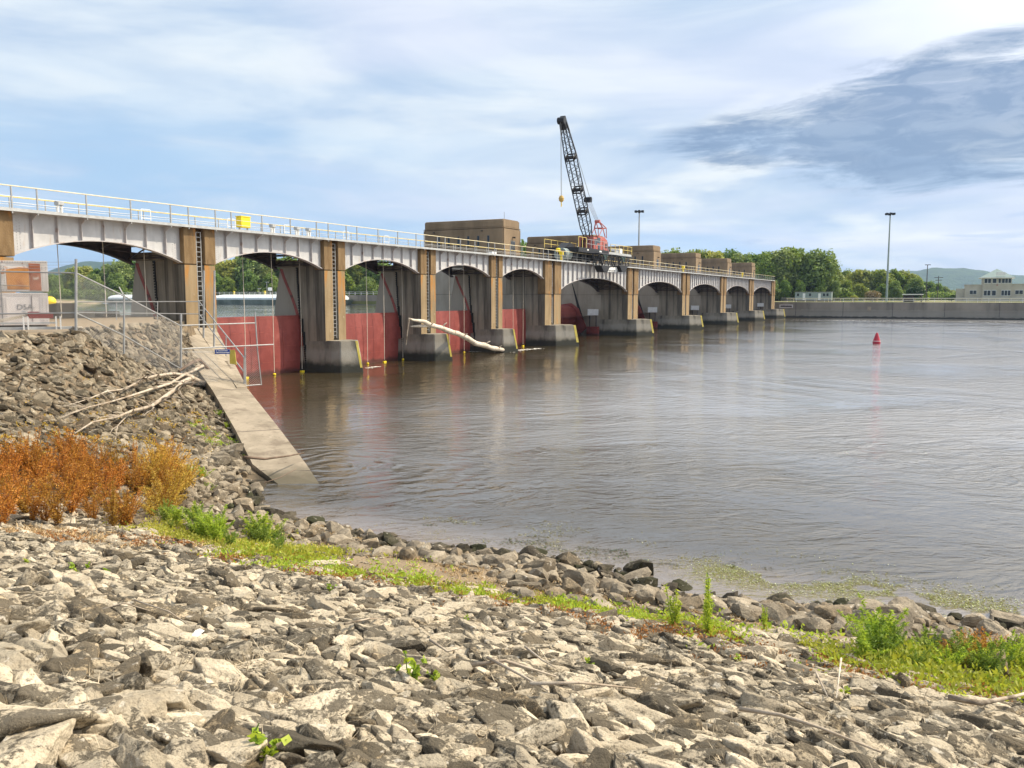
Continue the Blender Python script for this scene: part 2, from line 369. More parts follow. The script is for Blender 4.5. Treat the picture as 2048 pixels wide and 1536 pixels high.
# water ----------------------------------------------------
def water_mat(name, body, amp=1.0, chop=1.0):
    m_ = bpy.data.materials.new(name); m_.use_nodes = True; t = m_.node_tree; g = G(t); b = t.nodes['Principled BSDF']
    pos = g.n('ShaderNodeNewGeometry').outputs['Position']
    s_ = g.n('ShaderNodeSeparateXYZ'); g.put(s_.inputs[0], pos)
    c = g.mix(g.ramp(g.noise(pos, .08, 3), .4, .65), body, tuple(x*1.25 for x in body))
    sky_sheen = g.m('MULTIPLY', g.ramp(s_.outputs[1], 33, 13), g.ramp(s_.outputs[0], 15, 44))   # bright sky reflection painted into the open river's body colour, fading towards the gates
    c = g.mix(g.m('MULTIPLY', sky_sheen, .8), c, (.31,.305,.305))
    shal = g.ramp(s_.outputs[0], 18.8, 16.0)
    c = g.mix(g.m('MULTIPLY', shal, .55), c, (.29,.24,.205))
    g.put(b.inputs['Base Color'], c); b.inputs['Roughness'].default_value = .03; b.inputs['IOR'].default_value = 1.7
    b.inputs['Specular IOR Level'].default_value = .7
    wp = g.v('ADD', pos, g.scale(g.n_v(pos, .12), (3.5, 3.5, 0)))
    # ripples run mostly across the stream
    wu = g.v('DOT_PRODUCT', wp, (.60, -.80, 0)); wv_ = g.v('DOT_PRODUCT', wp, (.80, .60, 0))
    a1 = g.noise(g.xyz(g.m('MULTIPLY', wu, .55), wv_, 0), 1.05, 3, .5, .9)
    a2 = g.noise(g.xyz(g.m('MULTIPLY', wu, .62), wv_, 4), 3.1, 4, .55, 1.0)
    a3 = g.noise(wp, 9, 3, .5)
    calm = g.ramp(g.noise(pos, .045, 3, .5, 1.5), .38, .62, .3, 1.35)
    # wash that curls off the end of the wing wall
    q = g.v('SUBTRACT', pos, (22.5, 18.0, 0)); dist = g.v('LENGTH', g.scale(q, (1, .8, 0)))
    ring = g.n('ShaderNodeTexWave', wave_type='RINGS', rings_direction='SPHERICAL')
    g.put(ring.inputs['Vector'], g.v('ADD', g.scale(q, (.30, .30, 0)), g.scale(g.n_v(pos, .5), (.9, .9, 0)))); ring.inputs['Scale'].default_value = 1.1; ring.inputs['Distortion'].default_value = 7; ring.inputs['Detail'].default_value = 2
    a4 = g.noise(g.scale(wp, (1, .75, 1)), 5.2, 4, .6, 1.2)
    h_ = g.m('ADD', g.m('MULTIPLY', a1, 1.0*amp), g.m('MULTIPLY', a2, .50*chop))
    h_ = g.m('ADD', h_, g.m('ADD', g.m('MULTIPLY', a3, .05*chop), g.m('MULTIPLY', a4, .15*chop)))
    h_ = g.m('MULTIPLY', h_, g.m('MULTIPLY', calm, g.ramp(s_.outputs[1], 12, 35, 1, .34)))     # slack water in the lee of the gates
    h_ = g.m('ADD', h_, g.m('MULTIPLY', ring.outputs['Fac'], g.ramp(dist, 10, 1.0, 0, .16)))
    bp = g.n('ShaderNodeBump'); bp.inputs['Strength'].default_value = 1; bp.inputs['Distance'].default_value = .125
    g.put(bp.inputs['Height'], h_); g.put(b.inputs['Normal'], bp.outputs[0])
    return m_
def _nv(self, vec, sc_):
    x = self.n('ShaderNodeTexNoise'); self.put(x.inputs['Vector'], vec); x.inputs['Scale'].default_value = sc_; x.inputs['Detail'].default_value = 2
    return self.v('SUBTRACT', x.outputs['Color'], (.5, .5, .5))
G.n_v = _nv
m = M(); m.face([(8,-1600,0),(250,-1600,0),(250,50,0),(8,50,0)])
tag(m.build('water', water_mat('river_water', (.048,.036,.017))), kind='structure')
m = M(); m.face([(-700,47,2.8),(243.6,47,2.8),(243.6,900,2.8),(-700,900,2.8)])
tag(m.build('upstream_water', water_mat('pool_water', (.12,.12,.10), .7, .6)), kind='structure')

# far land -------------------------------------------------
grassy = surf('far_bank_grass', (.10,.13,.03), (.22,.20,.08), .05, .95, 0, coord='Position', extra=spots((.42,.34,.22), .03, .55, .65, amt=.7))
def farland(X, Y):
    return np.full(X.shape, 4.15)
m = M()
m.box(243.5, 9000, -9000, 335, 3.0, 4.15); m.prism([(-9000,335),(9000,335),(9000,9000),(-9000,9000)], 3.0, 4.1)
m.box(243.5, 260, 335, 336, 3.0, 4.1)
tag(m.build('far_ground', grassy), kind='structure')
m = M(); m.loft([(-400,312,2),(243.4,312,2),(243.4,334.9,2),(-400,334.9,2)], [(-400,321,4.6),(243.4,326,4.4),(243.4,334.9,4.6),(-400,334.9,4.6)])
tag(m.build('far_shore', surf('sandy_shore', (.26,.20,.13), (.34,.27,.18), .2, .95, .2, 2, coord='Position', extra=spots((.10,.12,.04), .12, .45, .55, (1,1,6), .9))), kind='structure')

hillm = surf('wooded_hill', (.025,.055,.022), (.05,.09,.03), .02, .95, .6, .06, coord='Position', bd=8)
def hill(pxs, tops, D, depth=900):
    """a wooded ridge: crest heights along a bearing, falling away both sides"""
    nx = 90; ny = 14; P = []
    xs_ = np.linspace(pxs[0], pxs[-1], nx); tp = np.interp(xs_, pxs, tops)
    for j in range(ny):
        v_ = j/(ny-1); prof = math.sin(math.pi*min(1, v_*.62+.0))**.8 if v_ < .8 else None
        for i in range(nx):
            dd = D + depth*v_
            top = onD(xs_[i], tp[i], D + depth*.5); base = onD(xs_[i], 590, dd)
            k = math.sin(math.pi*v_)**.75
            nz = noise.noise(Vector((i*.25, j*.5, D*.01)))*12 + noise.noise(Vector((i*.9, j*1.3, 3)))*5
            P.append((base.x, base.y, 2 + max(0, (top.z-2)*k + nz*k*.5)))
    i = np.arange(nx*ny).reshape(ny, nx)
    F = np.stack([i[:-1,:-1], i[:-1,1:], i[1:,1:], i[1:,:-1]], -1).reshape(-1, 4)
    o = bpy.data.objects.new('hill', np_mesh('hill', np.array(P), F, hillm, True)); COL.objects.link(o); tag(o, kind='structure')
hill([40, 95, 130, 170, 240, 330, 460, 700, 900], [560, 545, 531, 524, 523, 521, 524, 545, 588], 3000)
hill([1500, 1640, 1760, 1830, 1870, 1920, 1960, 2000, 2048, 2200], [588, 560, 546, 541, 536, 537, 541, 549, 551, 548], 3300)
# ------------------------------------------------------------ the dam
FT = .3048; YD = 41.32; X0 = 39.91
RE = [X0 + a*FT for a in (-43, 0, 43, 86, 129, 179, 274, 369, 464, 559, 654)]   # right edge of each pier
WD = [2.44]*5 + [4.57]*6
ZT = 9.93
def ladder(m, x, y, z0, z1, w=.42, step=.3):
    m.box(x-w/2, x-w/2+.05, y, y+.06, z0, z1); m.box(x+w/2-.05, x+w/2, y, y+.06, z0, z1)
    z = z0+.2
    while z < z1: m.box(x-w/2+.05, x+w/2-.05, y+.012, y+.045, z, z+.035); z += step
def make_pier(roller, name, label):
    """local coordinates: left face x=0, downstream face y=0, tailwater z=0"""
    W = 4.57 if roller else 2.44; G_ = 'concrete dam piers standing in the river'
    t = thing(name, label, 'pier', (0,0,0), 0, G_)
    cap_z = 7.62 if not roller else 5.95
    # columns either side of the ladder recess
    cL, cR = (.95, .62) if not roller else (W*.40, W*.17)
    c0, c1 = cL, cL+cR
    m = M(); dpt = .62
    for (a, b) in ((0, c0), (c1, W)):
        m.cur = 0
        z1 = cap_z-.02
        m.face([(a,0,2.3),(b,0,2.3),(b,0,z1),(a,0,z1)])
        m.cur = 1
        if a == 0: m.face([(0,0,2.3),(0,0,z1),(0,dpt,z1),(0,dpt,2.3)]); m.face([(b,0,2.3),(b,dpt,2.3),(b,dpt,z1),(b,0,z1)])
        else: m.face([(b,0,2.3),(b,0,z1),(b,dpt,z1),(b,dpt,2.3)]); m.face([(a,0,2.3),(a,dpt,2.3),(a,dpt,z1),(a,0,z1)])
    m.cur = 1; m.face([(c0,dpt,2.3),(c1,dpt,2.3),(c1,dpt,z1),(c0,dpt,z1)])
    # body behind, side profile slopes out upstream
    if not roller: prof = [(dpt,-1),(dpt,7.9),(4.25,7.9),(4.7,5.8),(5.9,-1)]
    else: prof = [(dpt,-1),(dpt,5.93),(5.0,5.93),(5.0,9.95),(16.8,9.95),(16.8,6.0),(18.5,3.0),(19.5,-1)]
    if not roller:
        m.side([(dpt,-1),(dpt,7.9),(2.36,7.9),(2.36,-1)], 0, W); m.cur = 2; m.side([(2.365,-1),(2.365,7.9),(4.25,7.9),(4.7,5.8),(5.9,-1)], 0, W)
    else:
        m.side([(dpt,-1),(dpt,5.93),(4.2,5.93),(4.2,-1)], 0, W); m.cur = 2; m.side([(4.205,-1),(4.205,5.93),(5.0,5.93),(5.0,9.95),(16.8,9.95),(16.8,6.0),(18.5,3.0),(19.5,-1)], 0, W)
    m.build('shaft', [MT['pier_front'], MT['pier_side'], MT['pier_clean']], t)
    # upper block
    m = M(); e = .05
    for (a, b) in ((-e, c0-.02), (c1+.02, W+e)):
        ch = .12
        m.front([(a, cap_z+.02), (b, cap_z+.02), (b, ZT-.1), (b-ch if a > 0 else b, ZT), (a if a > 0 else a+ch, ZT), (a, ZT-ch)], -e, dpt+.3)
    m.box(c0-.03, c1+.03, dpt-.15, dpt+.28, cap_z+.03, ZT-.1)
    m.build('upper_block', MT['pier_cap'], t, bevel=.03)
    m = M()
    if not roller: m.box(-.1, W+.02, dpt+.32, 4.9, 7.92, 8.4)
    else: m.box(0.02, W-.02, dpt+.32, 4.98, 5.96, ZT-.15)
    m.build('bearing_block', MT['pier_side'], t)
    # base with its cutwater nose
    def ring(z, o):
        N = 2.0 if not roller else 2.9
        return [(0-o*.3,5,z),(0-o*.3,-.55,z),(.13-o*.5,-1.25-o*.4,z),(W*.5,-N-1.0*o if not roller else -N-1.0*o,z),(W-.13+o*.5,-1.25-o*.4,z),(W+o*.3,-.55,z),(W+o*.3,5,z)]
    m = M(); m.loft(ring(-1.2, .75), ring(2.36, 0)); m.build('base', MT['pier_base'], t, bevel=.05)
    # yellow stripe on the nose
    N = 2.0 if not roller else 2.9
    m = M()
    for sg in (-1, 1):
        def pt(z, s_):
            o = .75*(2.36-z)/3.56; tip = Vector((W/2, -N-o, z)); cor = Vector((W/2+sg*(W/2-.13+o*.5), -1.25-o*.4, z))
            d_ = (cor-tip).normalized(); nn = Vector((-d_.y*(-sg), d_.x*(-sg), 0)).normalized()
            if nn.y > 0: nn = -nn
            return tip + d_*s_ + nn*.012
        m.face([pt(.35,0), pt(.35,.17 if not roller else .3), pt(2.34,.17 if not roller else .3), pt(2.34,0)])
    m.build('yellow_stripe', MT['yellow_worn'], t)
    m = M(); ladder(m, (c0+c1)/2, .1 if not roller else .14, 2.5, ZT-.3); m.build('ladder', MT['galv' if not roller else 'web_edge'], t)
    if not roller:
        # curved guide strip and its rubber seal on the left face
        pts = [(4.15,7.75),(3.9,7.1),(3.55,6.4),(3.2,5.7),(2.9,5.0),(2.62,4.2),(2.4,3.2),(2.3,2.0),(2.25,.2)]
        m = M()
        for i in range(len(pts)-1):
            (y0,z0),(y1,z1) = pts[i], pts[i+1]
            m.loft([(-.03,y0-.13,z0),(-.03,y0+.13,z0),(.0,y0+.13,z0),(.0,y0-.13,z0)], [(-.03,y1-.13,z1),(-.03,y1+.13,z1),(.0,y1+.13,z1),(.0,y1-.13,z1)])
        m.build('gate_guide', MT['red_strip'], t)
        m = M(); cpts = [(2.55,7.8),(2.5,6.6),(2.45,5.6),(2.42,4.8),(2.3,4.0),(2.12,3.0),(1.98,2.0),(1.9,1.0),(1.88,.1)]
        for i in range(len(cpts)-1):
            (y0,z0),(y1,z1) = cpts[i], cpts[i+1]; k = int((z0-z1)/.16)
            for j in range(k):
                u = j/k; yy, zz = y0+(y1-y0)*u, z0+(z1-z0)*u
                m.box(-.14, -.02, yy-.055, yy+.055, zz-.065, zz+.055)
            m.box(-.05, -.01, min(y0,y1)-.03, max(y0,y1)+.03, z1, z0)
        m.build('seal_chain', MT['black'], t)
    else:
        m = M(); m.loft([(-.03,8.75,7.6),(-.03,8.85,7.6),(0.01,8.85,7.6),(0.01,8.75,7.6)], [(-.03,6.9,2.2),(-.03,7.5,2.2),(.01,7.5,2.2),(.01,6.9,2.2)])
        m.build('gate_rack', MT['black'], t)
        m = M(); m.box(-.02, W+.02, -.02, 16.85, 5.93, 5.955); m.build('joint_line', MT['black'], t)
        m = M()
        for (y0, wd, z0, z1) in ((1.9, .25, 2.4, 5.6), (3.6,.2,3.2,5.7), (.7,.12,3.5,5.6)):
            m.box(-.012, .0, y0, y0+wd, z0, z1)
        m.build('lime_stain', MT['pier_side'], t)
    return t
pier_lab = ['concrete pier at the near bank behind the rusty stacked boxes', 'concrete pier at the top of the sloping wing wall beside the fence gate',
    'orange stained concrete pier first one standing in the open water, largest base', 'concrete pier just left of where the driftwood log leans, next after the largest base',
    'narrow concrete pier behind the wet end of the driftwood log', 'wide white streaked concrete pier in front of the largest brown gate house',
    'concrete pier beneath the right end of the crane platform', 'concrete pier second past the crane platform, fourth from the far end of the dam',
    'concrete pier third from the far end of the dam', 'concrete pier last but one before the lock wall', 'concrete pier at the far end of the dam against the lock wall']
PT = make_pier(False, 'dam_pier', pier_lab[0]); PT.location = (RE[0]-2.44, YD, 0)
PR = make_pier(True, 'dam_pier', pier_lab[5]); PR.location = (RE[5]-4.57, YD, 0)
for i in range(11):
    if i in (0, 5): continue
    dup(PT if i < 5 else PR, (RE[i]-WD[i], YD, 0), 0, pier_lab[i])

# girder spans --------------------------------------------
def make_span(L, roller, wl, wr, label, first=False):
    """local: x=0 at the right edge of the left pier; railings and deck run over half of each pier"""
    t = thing('bridge_span', label, 'bridge', (0,0,0), 0, 'arched steel spans of the service bridge')
    ze, za = (7.72, 8.72) if not roller else (6.42, 8.12)
    def arch(x): u = (x/L-.5)*2; return za - (za-ze)*abs(u)**2.05 if not roller else za-(za-ze)*(1-math.sqrt(max(0,1-(abs(u)*.93)**2)))/(1-math.sqrt(1-.93**2))
    N = 28
    for k_, y in enumerate((.28, 4.6)):
        m = M(); xs_ = [L*i/N for i in range(N+1)]
        for i in range(N):
            a, b = xs_[i], xs_[i+1]
            m.raw([(a,y,arch(a)),(b,y,arch(b)),(b,y,ZT-.12),(a,y,ZT-.12),(a,y+.03,arch(a)),(b,y+.03,arch(b)),(b,y+.03,ZT-.12),(a,y+.03,ZT-.12)], [(0,1,2,3),(7,6,5,4)])
        if k_ == 0:
            m.cur = 1
            for xx in (.25, .42, .58, L-.25, L-.42, L-.58):
                z = arch(xx)+.15
                while z < ZT-.2: m.box(xx-.017, xx+.017, .262, .279, z-.017, z+.017); z += .14
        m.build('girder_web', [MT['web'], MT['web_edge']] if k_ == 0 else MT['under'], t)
        m = M(); hw = .19 if k_ == 0 else .2
        for i in range(N):
            a, b = xs_[i], xs_[i+1]
            m.loft([(a,y-hw,arch(a)-.05),(a,y+hw,arch(a)-.05),(a,y+hw,arch(a)),(a,y-hw,arch(a))], [(b,y-hw,arch(b)-.05),(b,y+hw,arch(b)-.05),(b,y+hw,arch(b)),(b,y-hw,arch(b))], caps=False)
        m.box(0, L, y-.2, y+.2, ZT-.12, ZT-.07)
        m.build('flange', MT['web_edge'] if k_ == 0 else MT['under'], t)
    n = 7 if not roller else 16
    xs_ = [L*(i+.85)/(n+.7) for i in range(n)]
    posts = []
    for i, x in enumerate(xs_):
        m = M(); m.box(x-.016, x+.016, .27-(.15 if not roller else .19), .275, arch(x)+.002, ZT-.125)
        m.box(x-.07, x+.07, .265-.012, .277, arch(x)+.002, ZT-.125)
        if i % 2 == 0:
            m.side([(.12,ZT-.42),(-.34,ZT-.13),(.12,ZT-.13)][::-1], x-.02, x+.02)
            posts.append(x)
        m.build('stiffener', MT['web_edge'] if roller else MT['web_edge'], t)
    # cross framing and the sagging bracing below the deck
    m = M(); nb = 5 if not roller else 10
    for i in range(nb+1):
        x = .3+(L-.6)*i/nb; zb = arch(x)+.15
        m.box(x-.05, x+.05, .35, 4.55, ZT-.45, ZT-.3); m.box(x-.04, x+.04, .35, 4.55, zb, zb+.1)
        m.tube([(x,.35,zb+.05),(x,4.55,ZT-.4)], .04, 4); m.tube([(x,.35,ZT-.4),(x,4.55,zb+.05)], .04, 4)
        if i < nb:
            x2 = .3+(L-.6)*(i+1)/nb; z2 = arch(x2)+.15
            m.tube([(x,.4,zb),(x2,4.5,z2)], .04, 4); m.tube([(x,4.5,zb),(x2,.4,z2)], .04, 4)
    for yy in (1.5, 2.5, 3.5): m.box(0.02, L-.02, yy-.06, yy+.06, ZT-.3, ZT-.07)
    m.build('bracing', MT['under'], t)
    x0, x1 = -wl/2, L+wr/2
    m = M(); m.box(x0, x1, -.36, 5.15, ZT-.065, ZT+.06); m.build('deck', MT['deck'], t)
    m = M(); m.box(x0, x1, -.375, -.362, ZT-.10, ZT+.05); m.build('deck_edge', MT['grey_steel'], t)
    # railings
    posts = [-.15 if wl < 3 else -.3] + posts + [L+.15]
    if wl > 3: posts = [x0+.4] + posts
    m = M()
    for x in posts: m.box(x-.03, x+.03, -.36, -.30, ZT-.2, ZT+1.12)
    for z in (.32, .62): m.tube([(x0,-.33,ZT+z),(x1,-.33,ZT+z)], .017, 5)
    nr = m.build('railing', MT['galv'], t)
    m = M(); m.tube([(x0,-.33,ZT+1.13),(x1,-.33,ZT+1.13)], .027, 6); m.build('top_rail', MT['rail_cream'], nr)
    m = M(); k = int((x1-x0)/2.1)
    for i in range(k+1):
        x = x0+.2+(x1-x0-.4)*i/k; m.box(x-.025, x+.025, 5.02, 5.07, ZT, ZT+1.2)
    for z in (.4, .8): m.tube([(x0,5.05,ZT+z),(x1,5.05,ZT+z)], .013, 5)
    fr = m.build('railing', MT['galv'], t)
    m = M(); m.tube([(x0,5.05,ZT+1.22),(x1,5.05,ZT+1.22)], .026, 6); m.build('top_rail', MT['rail_yellow'], fr)
    return t
sp_lab = ['grey arched bridge span over the fence gate between the bank piers', 'grey arched bridge span with the yellow box on its deck',
    'grey arched bridge span with the rusty red stiffeners behind the leaning log', 'short grey arched bridge span left of the largest brown gate house door',
    'short grey arched bridge span last before the widest arches', 'wide grey arched bridge span carrying the crane',
    'wide grey arched bridge span first to the right of the crane', 'wide grey arched bridge span third from the far end', 'wide grey arched bridge span second from the far end',
    'wide grey arched bridge span nearest the lock wall']
ST = make_span(35*FT, False, 2.44, 2.44, sp_lab[0]); ST.location = (RE[0], YD, 0)
SM = make_span(35*FT, False, 2.44, 4.57, sp_lab[4]); SM.location = (RE[4], YD, 0)
SR = make_span(80*FT, True, 4.57, 4.57, sp_lab[5]); SR.location = (RE[5], YD, 0)
for i in range(10):
    if i in (0, 4, 5): continue
    dup(ST if i < 4 else SR, (RE[i], YD, 0), 0, sp_lab[i])

# gates ----------------------------------------------------
def make_tainter(label):
    t = thing('tainter_gate', label, 'gate', (0,0,0), 0, 'dark red steel gates between the dam piers'); L = 35*FT
    m = M(); pr = []
    for i in range(11):
        z = -.8+5.05*i/10; pr.append((2.42+.10*((z-1.6)/2.5)**2, z))
    for i in range(10):
        (a, z0), (b, z1) = pr[i], pr[i+1]
        m.face([(.02,a,z0),(L-.02,a,z0),(L-.02,b,z1),(.02,b,z1)])
    m.face([(.02,pr[-1][0],4.25),(L-.02,pr[-1][0],4.25),(L-.02,3.0,4.25),(.02,3.0,4.25)]); m.face([(.02,3.0,4.25),(L-.02,3.0,4.25),(L-.02,3.2,-1),(.02,3.2,-1)])
    m.build('skin_plate', MT['gate_red'], t)
    m = M()
    for z in (.9, 2.0, 3.1, 4.1): yy = 2.42+.10*((z-1.6)/2.5)**2; m.box(.03, L-.03, yy-.012, yy, z-.012, z+.012)
    for x in (1.9, 5.4, 8.7): m.box(x, x+.02, 2.40, 2.415, .4, 3.3)
    m.build('weld_seam', MT['red_strip'], t)
    return t
tg_lab = ['dark red gate behind the chain link gate and ramp', 'broad dark red gate plate between the bank pier and the first pier in the water',
          'dark red gate plate left of the driftwood log top', 'dark red gate plate half hidden behind the driftwood log', 'narrow looking dark red gate plate just left of the wide streaked pier']
TG = make_tainter(tg_lab[0]); TG.location = (RE[0], YD, 0)
for i in range(1, 5): dup(TG, (RE[i], YD, 0), 0, tg_lab[i])
def make_roller(label):
    t = thing('roller_gate', label, 'gate', (0,0,0), 0, 'dark red drum gates between the wide piers'); L = 80*FT
    m = M(); n = 20
    for r, nm in ((1.75, 'drum'),):
        ring = [(0, 9.6+r*math.cos(2*math.pi*k/n), 2.6+r*math.sin(2*math.pi*k/n)) for k in range(n)]
        m.loft([(0.02, y, z) for _, y, z in ring], [(L-.02, y, z) for _, y, z in ring])
    m.build('drum', MT['gate_red'], t, smooth=False)
    m = M(); m.side([(8.3,1.5),(6.9,-.6),(7.1,-.7),(9.4,.9)][::-1], .05, L-.05); m.build('apron', MT['gate_red'], t)
    for sx in (.02, L-.35):
        m = M(); m.side([(7.7,3.9),(6.3,1.0),(7.2,.2),(10.6,.8),(11.6,2.6),(10.4,4.5),(8.9,4.7)][::-1], sx, sx+.3)
        m.build('end_shield', MT['gate_red'], t)
    return t
rg_lab = ['dark red drum gate under the crane span', 'dark red drum gate under the first arch right of the crane', 'dark red drum gate third from the lock wall',
          'dark red drum gate second from the lock wall', 'dark red drum gate nearest the lock wall']
RG = make_roller(rg_lab[0]); RG.location = (RE[5], YD, 0)
for i in range(6, 10): dup(RG, (RE[i], YD, 0), 0, rg_lab[i-5])

# operating houses ----------------------------------------
def make_house(label):
    """local: right edge x=0, downstream face y=0, base z=0 (pier top)"""
    t = thing('gate_house', label, 'building', (0,0,0), 0, 'brown concrete gate houses on the dam'); W = 4.57; D = 11.2; H = 4.85
    m = M(); m.front([(-W-.0,0),(0,0),(0,H-1.0),(-W,H-1.0)], 0, D)
    m.box(-W+.07, -.07, .07, D-.07, H-1.0, H-.9)
    m.build('wall', MT['house'], t, bevel=.12)
    m = M(); m.front([(-W+.12,H-.95),(-.12,H-.95),(-.12,H-.14),(-.28,H),(-W+.28,H),(-W+.12,H-.14)], .12, D-.12)
    m.build('parapet', MT['house'], t, bevel=.10)
    for y in [D-2.3-1.37*i for i in range(6)]:
        m = M(); m.box(-W-.015, -W+.0, y-.16, y+.16, 1.55, 2.95); f = m.build('window', MT['door'], t)
        m = M(); m.box(-W-.03, -W-.016, y-.11, y+.11, 1.62, 2.9); m.build('pane', MT['glass'], f)
    m = M(); m.box(-2.75, -1.6, -.02, .0, .02, 2.4); f = m.build('door', MT['door'], t)
    m = M(); m.box(-2.65, -2.22, -.035, -.021, 1.15, 2.25); m.box(-2.13, -1.7, -.035, -.021, 1.15, 2.25); m.build('door_pane', MT['glass'], f)
    m = M(); m.box(-2.28, -2.06, -.25, .0, 2.75, 2.85); m.lathe(-2.17, -.25, [(.0,2.87),(.1,2.84),(.13,2.66),(.0,2.66)], 8); m.build('lamp', MT['black'], t)
    m = M()
    for y in (2.9, 9.6): m.box(-W-.2, -W, y-.09, y+.09, 3.45, 3.55)
    m.build('wall_lamp', MT['black'], t)
    m = M(); m.box(-W-.012, -.0, -.012, D, H-1.02, H-.99); m.build('ledge', MT['house'], t)
    return t
hs_lab = ['largest brown concrete gate house nearest to the camera, six narrow windows and a door', 'brown concrete gate house partly hidden behind the crane boom',
          'brown concrete gate house right of the crane with the light mast behind it', 'brown concrete gate house third from the far end, trees above its roof',
          'brown concrete gate house second from the far end', 'smallest brown concrete gate house nearest the lock wall']
HS = make_house(hs_lab[0]); HS.location = (RE[5], 46.7, 9.96)
for i in range(6, 11): dup(HS, (RE[i], 46.7, 9.96), 0, hs_lab[i-5])
t = thing('antenna', 'thin whip antenna on the roof of the largest gate house', 'antenna', (91.8, 47.6, 14.81))
m = M(); m.tube([(91.8,47.6,14.81),(91.8,47.6,15.75)], .03, 5); m.box(91.65,91.95,47.45,47.75,14.81,14.86); m.build('mast', MT['galv'], t)
# ------------------------------------------------------------ wing wall that slopes down into the water
def P3(x, y, z): return Vector((x, y, z))
rl = [P3(*onZ(336,655,3.95)), P3(*onZ(424,779,1.7)), P3(*onZ(470,858,.97)), P3(*onZ(505,928,.36)), P3(*onZ(556,968,.0)), P3(18.4,16.2,-.4)]
rr = [P3(39.75,41.3,3.62), P3(*onZ(494,776,1.56)), P3(*onZ(555,852,.95)), P3(*onZ(613,929,.27)), P3(*onZ(638,967,-.0)), P3(19.2,15.3,-.45)]
t = thing('ramp_wall', 'sloping pale concrete wing wall running down from the bank pier into the water', 'ramp', (26.5,27,0))
m = M()
for a, b in ((0,1),(1,2),(2,3),(3,4),(4,5)):
    m.loft([rl[a], rr[a], rr[a]*1+Vector((.25,-.1,-6)), rl[a]+Vector((-.0,0,-6))], [rl[b], rr[b], rr[b]+Vector((.25,-.1,-6)), rl[b]+Vector((-.0,0,-6))])
m.build('slab', MT['concrete'], t)
m = M(); q0, q1 = rl[0]*.42+rr[0]*.58, rl[1]*.30+rr[1]*.70; w0, w1 = rl[0]*.36+rr[0]*.64, rl[1]*.24+rr[1]*.76; up = Vector((0,0,.05))
m.loft([q0, rr[0], rr[0]+up, q0+up], [q1, rr[1], rr[1]+up, q1+up]); m.build('step_strip', MT['concrete'], t)
for k, (a, b, u) in enumerate(((0,1,.35),(0,1,.7),(1,2,.03),(2,3,.1),(3,4,.35))):
    A_ = rl[a]*(1-u)+rl[b]*u; B_ = rr[a]*(1-u)+rr[b]*u; m = M(); m.tube([A_+Vector((0,0,.004)), B_+Vector((0,0,.004 if a else .05))], .011, 4); m.build('joint', MT['under'], t)

# railings and poles beside it
t = thing('handrail', 'grey pipe handrail along the bank top and down the river edge of the wing wall', 'railing', tuple(onD(398, 660, 47.5)))
hr = [[(150,604,44),(398,603,47.5),(488,715,38.6)], [(150,625,44),(398,628,47.5),(488,744,38.6)]]
for pth in hr:
    m = M(); m.tube([onD(*q) for q in pth], .032, 6); m.build('rail', MT['galv'], t)
for (px, ya, yb, D) in ((233,603,640,45),(315,603,648,46),(398,603,662,47.5),(452,672,712,42.5),(488,715,768,38.6)):
    m = M(); m.tube([onD(px, yb, D), onD(px, ya, D)], .03, 6); m.build('post', MT['galv'], t)
for k, (px, yb, lab) in enumerate(((407, 676, 'tall grey steel pole at the foot of the ladder pier, left of the pair'), (428, 694, 'tall grey steel pole by the right corner of the ladder pier'))):
    o = M().tube([onD(px, yb, 45.5-k), onD(px+1, 541, 45.5-k)], .05, 8).build('steel_pole', MT['galv'], None); tag(o, lab, 'pole', 'grey steel poles by the ladder pier')

# chain link fence ---------------------------------------
def mesh_panel(m, a, b, c, d, s=.09, r=.0029):
    """diagonal wires over the quad a(top left) b(top right) c(bottom right) d(bottom left)"""
    W_ = (b-a).length; H_ = ((a-d).length+(b-c).length)/2
    def q(u, v): return (a*(1-u)+b*u)*(1-v) + (d*(1-u)+c*u)*v
    n = int((W_+H_)/s)
    for sg in (0, 1):
        for i in range(1, n):
            k = i*s; u0, v0 = k, 0.0; u1, v1 = k-H_, H_
            if u0 > W_: v0 += (u0-W_); u0 = W_
            if u1 < 0: v1 += u1; u1 = 0
            if v1 <= v0: continue
            if sg: u0, u1 = W_-u0, W_-u1
            m.tube([q(u0/W_, v0/H_), q(u1/W_, v1/H_)], r, 3, cap=False)
FP = [dict(px=-110, yt=520, yr=541, ym=629, yb=672, D=30.2), dict(px=152, yt=518, yr=546, ym=626, yb=666, D=29.95), dict(px=248, yt=588, yr=592, ym=671, yb=727, D=32.4), dict(px=362, yt=628, yr=652, ym=738, yb=764, D=36.2)]
t = thing('chain_link_fence', 'chain link fence around the yard stepping down the rocky bank to the gate', 'fence', tuple(onD(152, 666, 29.95)))
for i, f in enumerate(FP):
    m = M(); m.tube([onD(f['px'], f['yb']+4, f['D']), onD(f['px'], f['yt'], f['D'])], .045 if i in (1, 3) else .036, 8); m.build('post', MT['galv'], t)
    if i == 2:
        m = M(); m.tube([onD(248, 592, 32.4), onD(238, 574, 32.4)], .025, 6); m.build('barb_arm', MT['galv'], t)
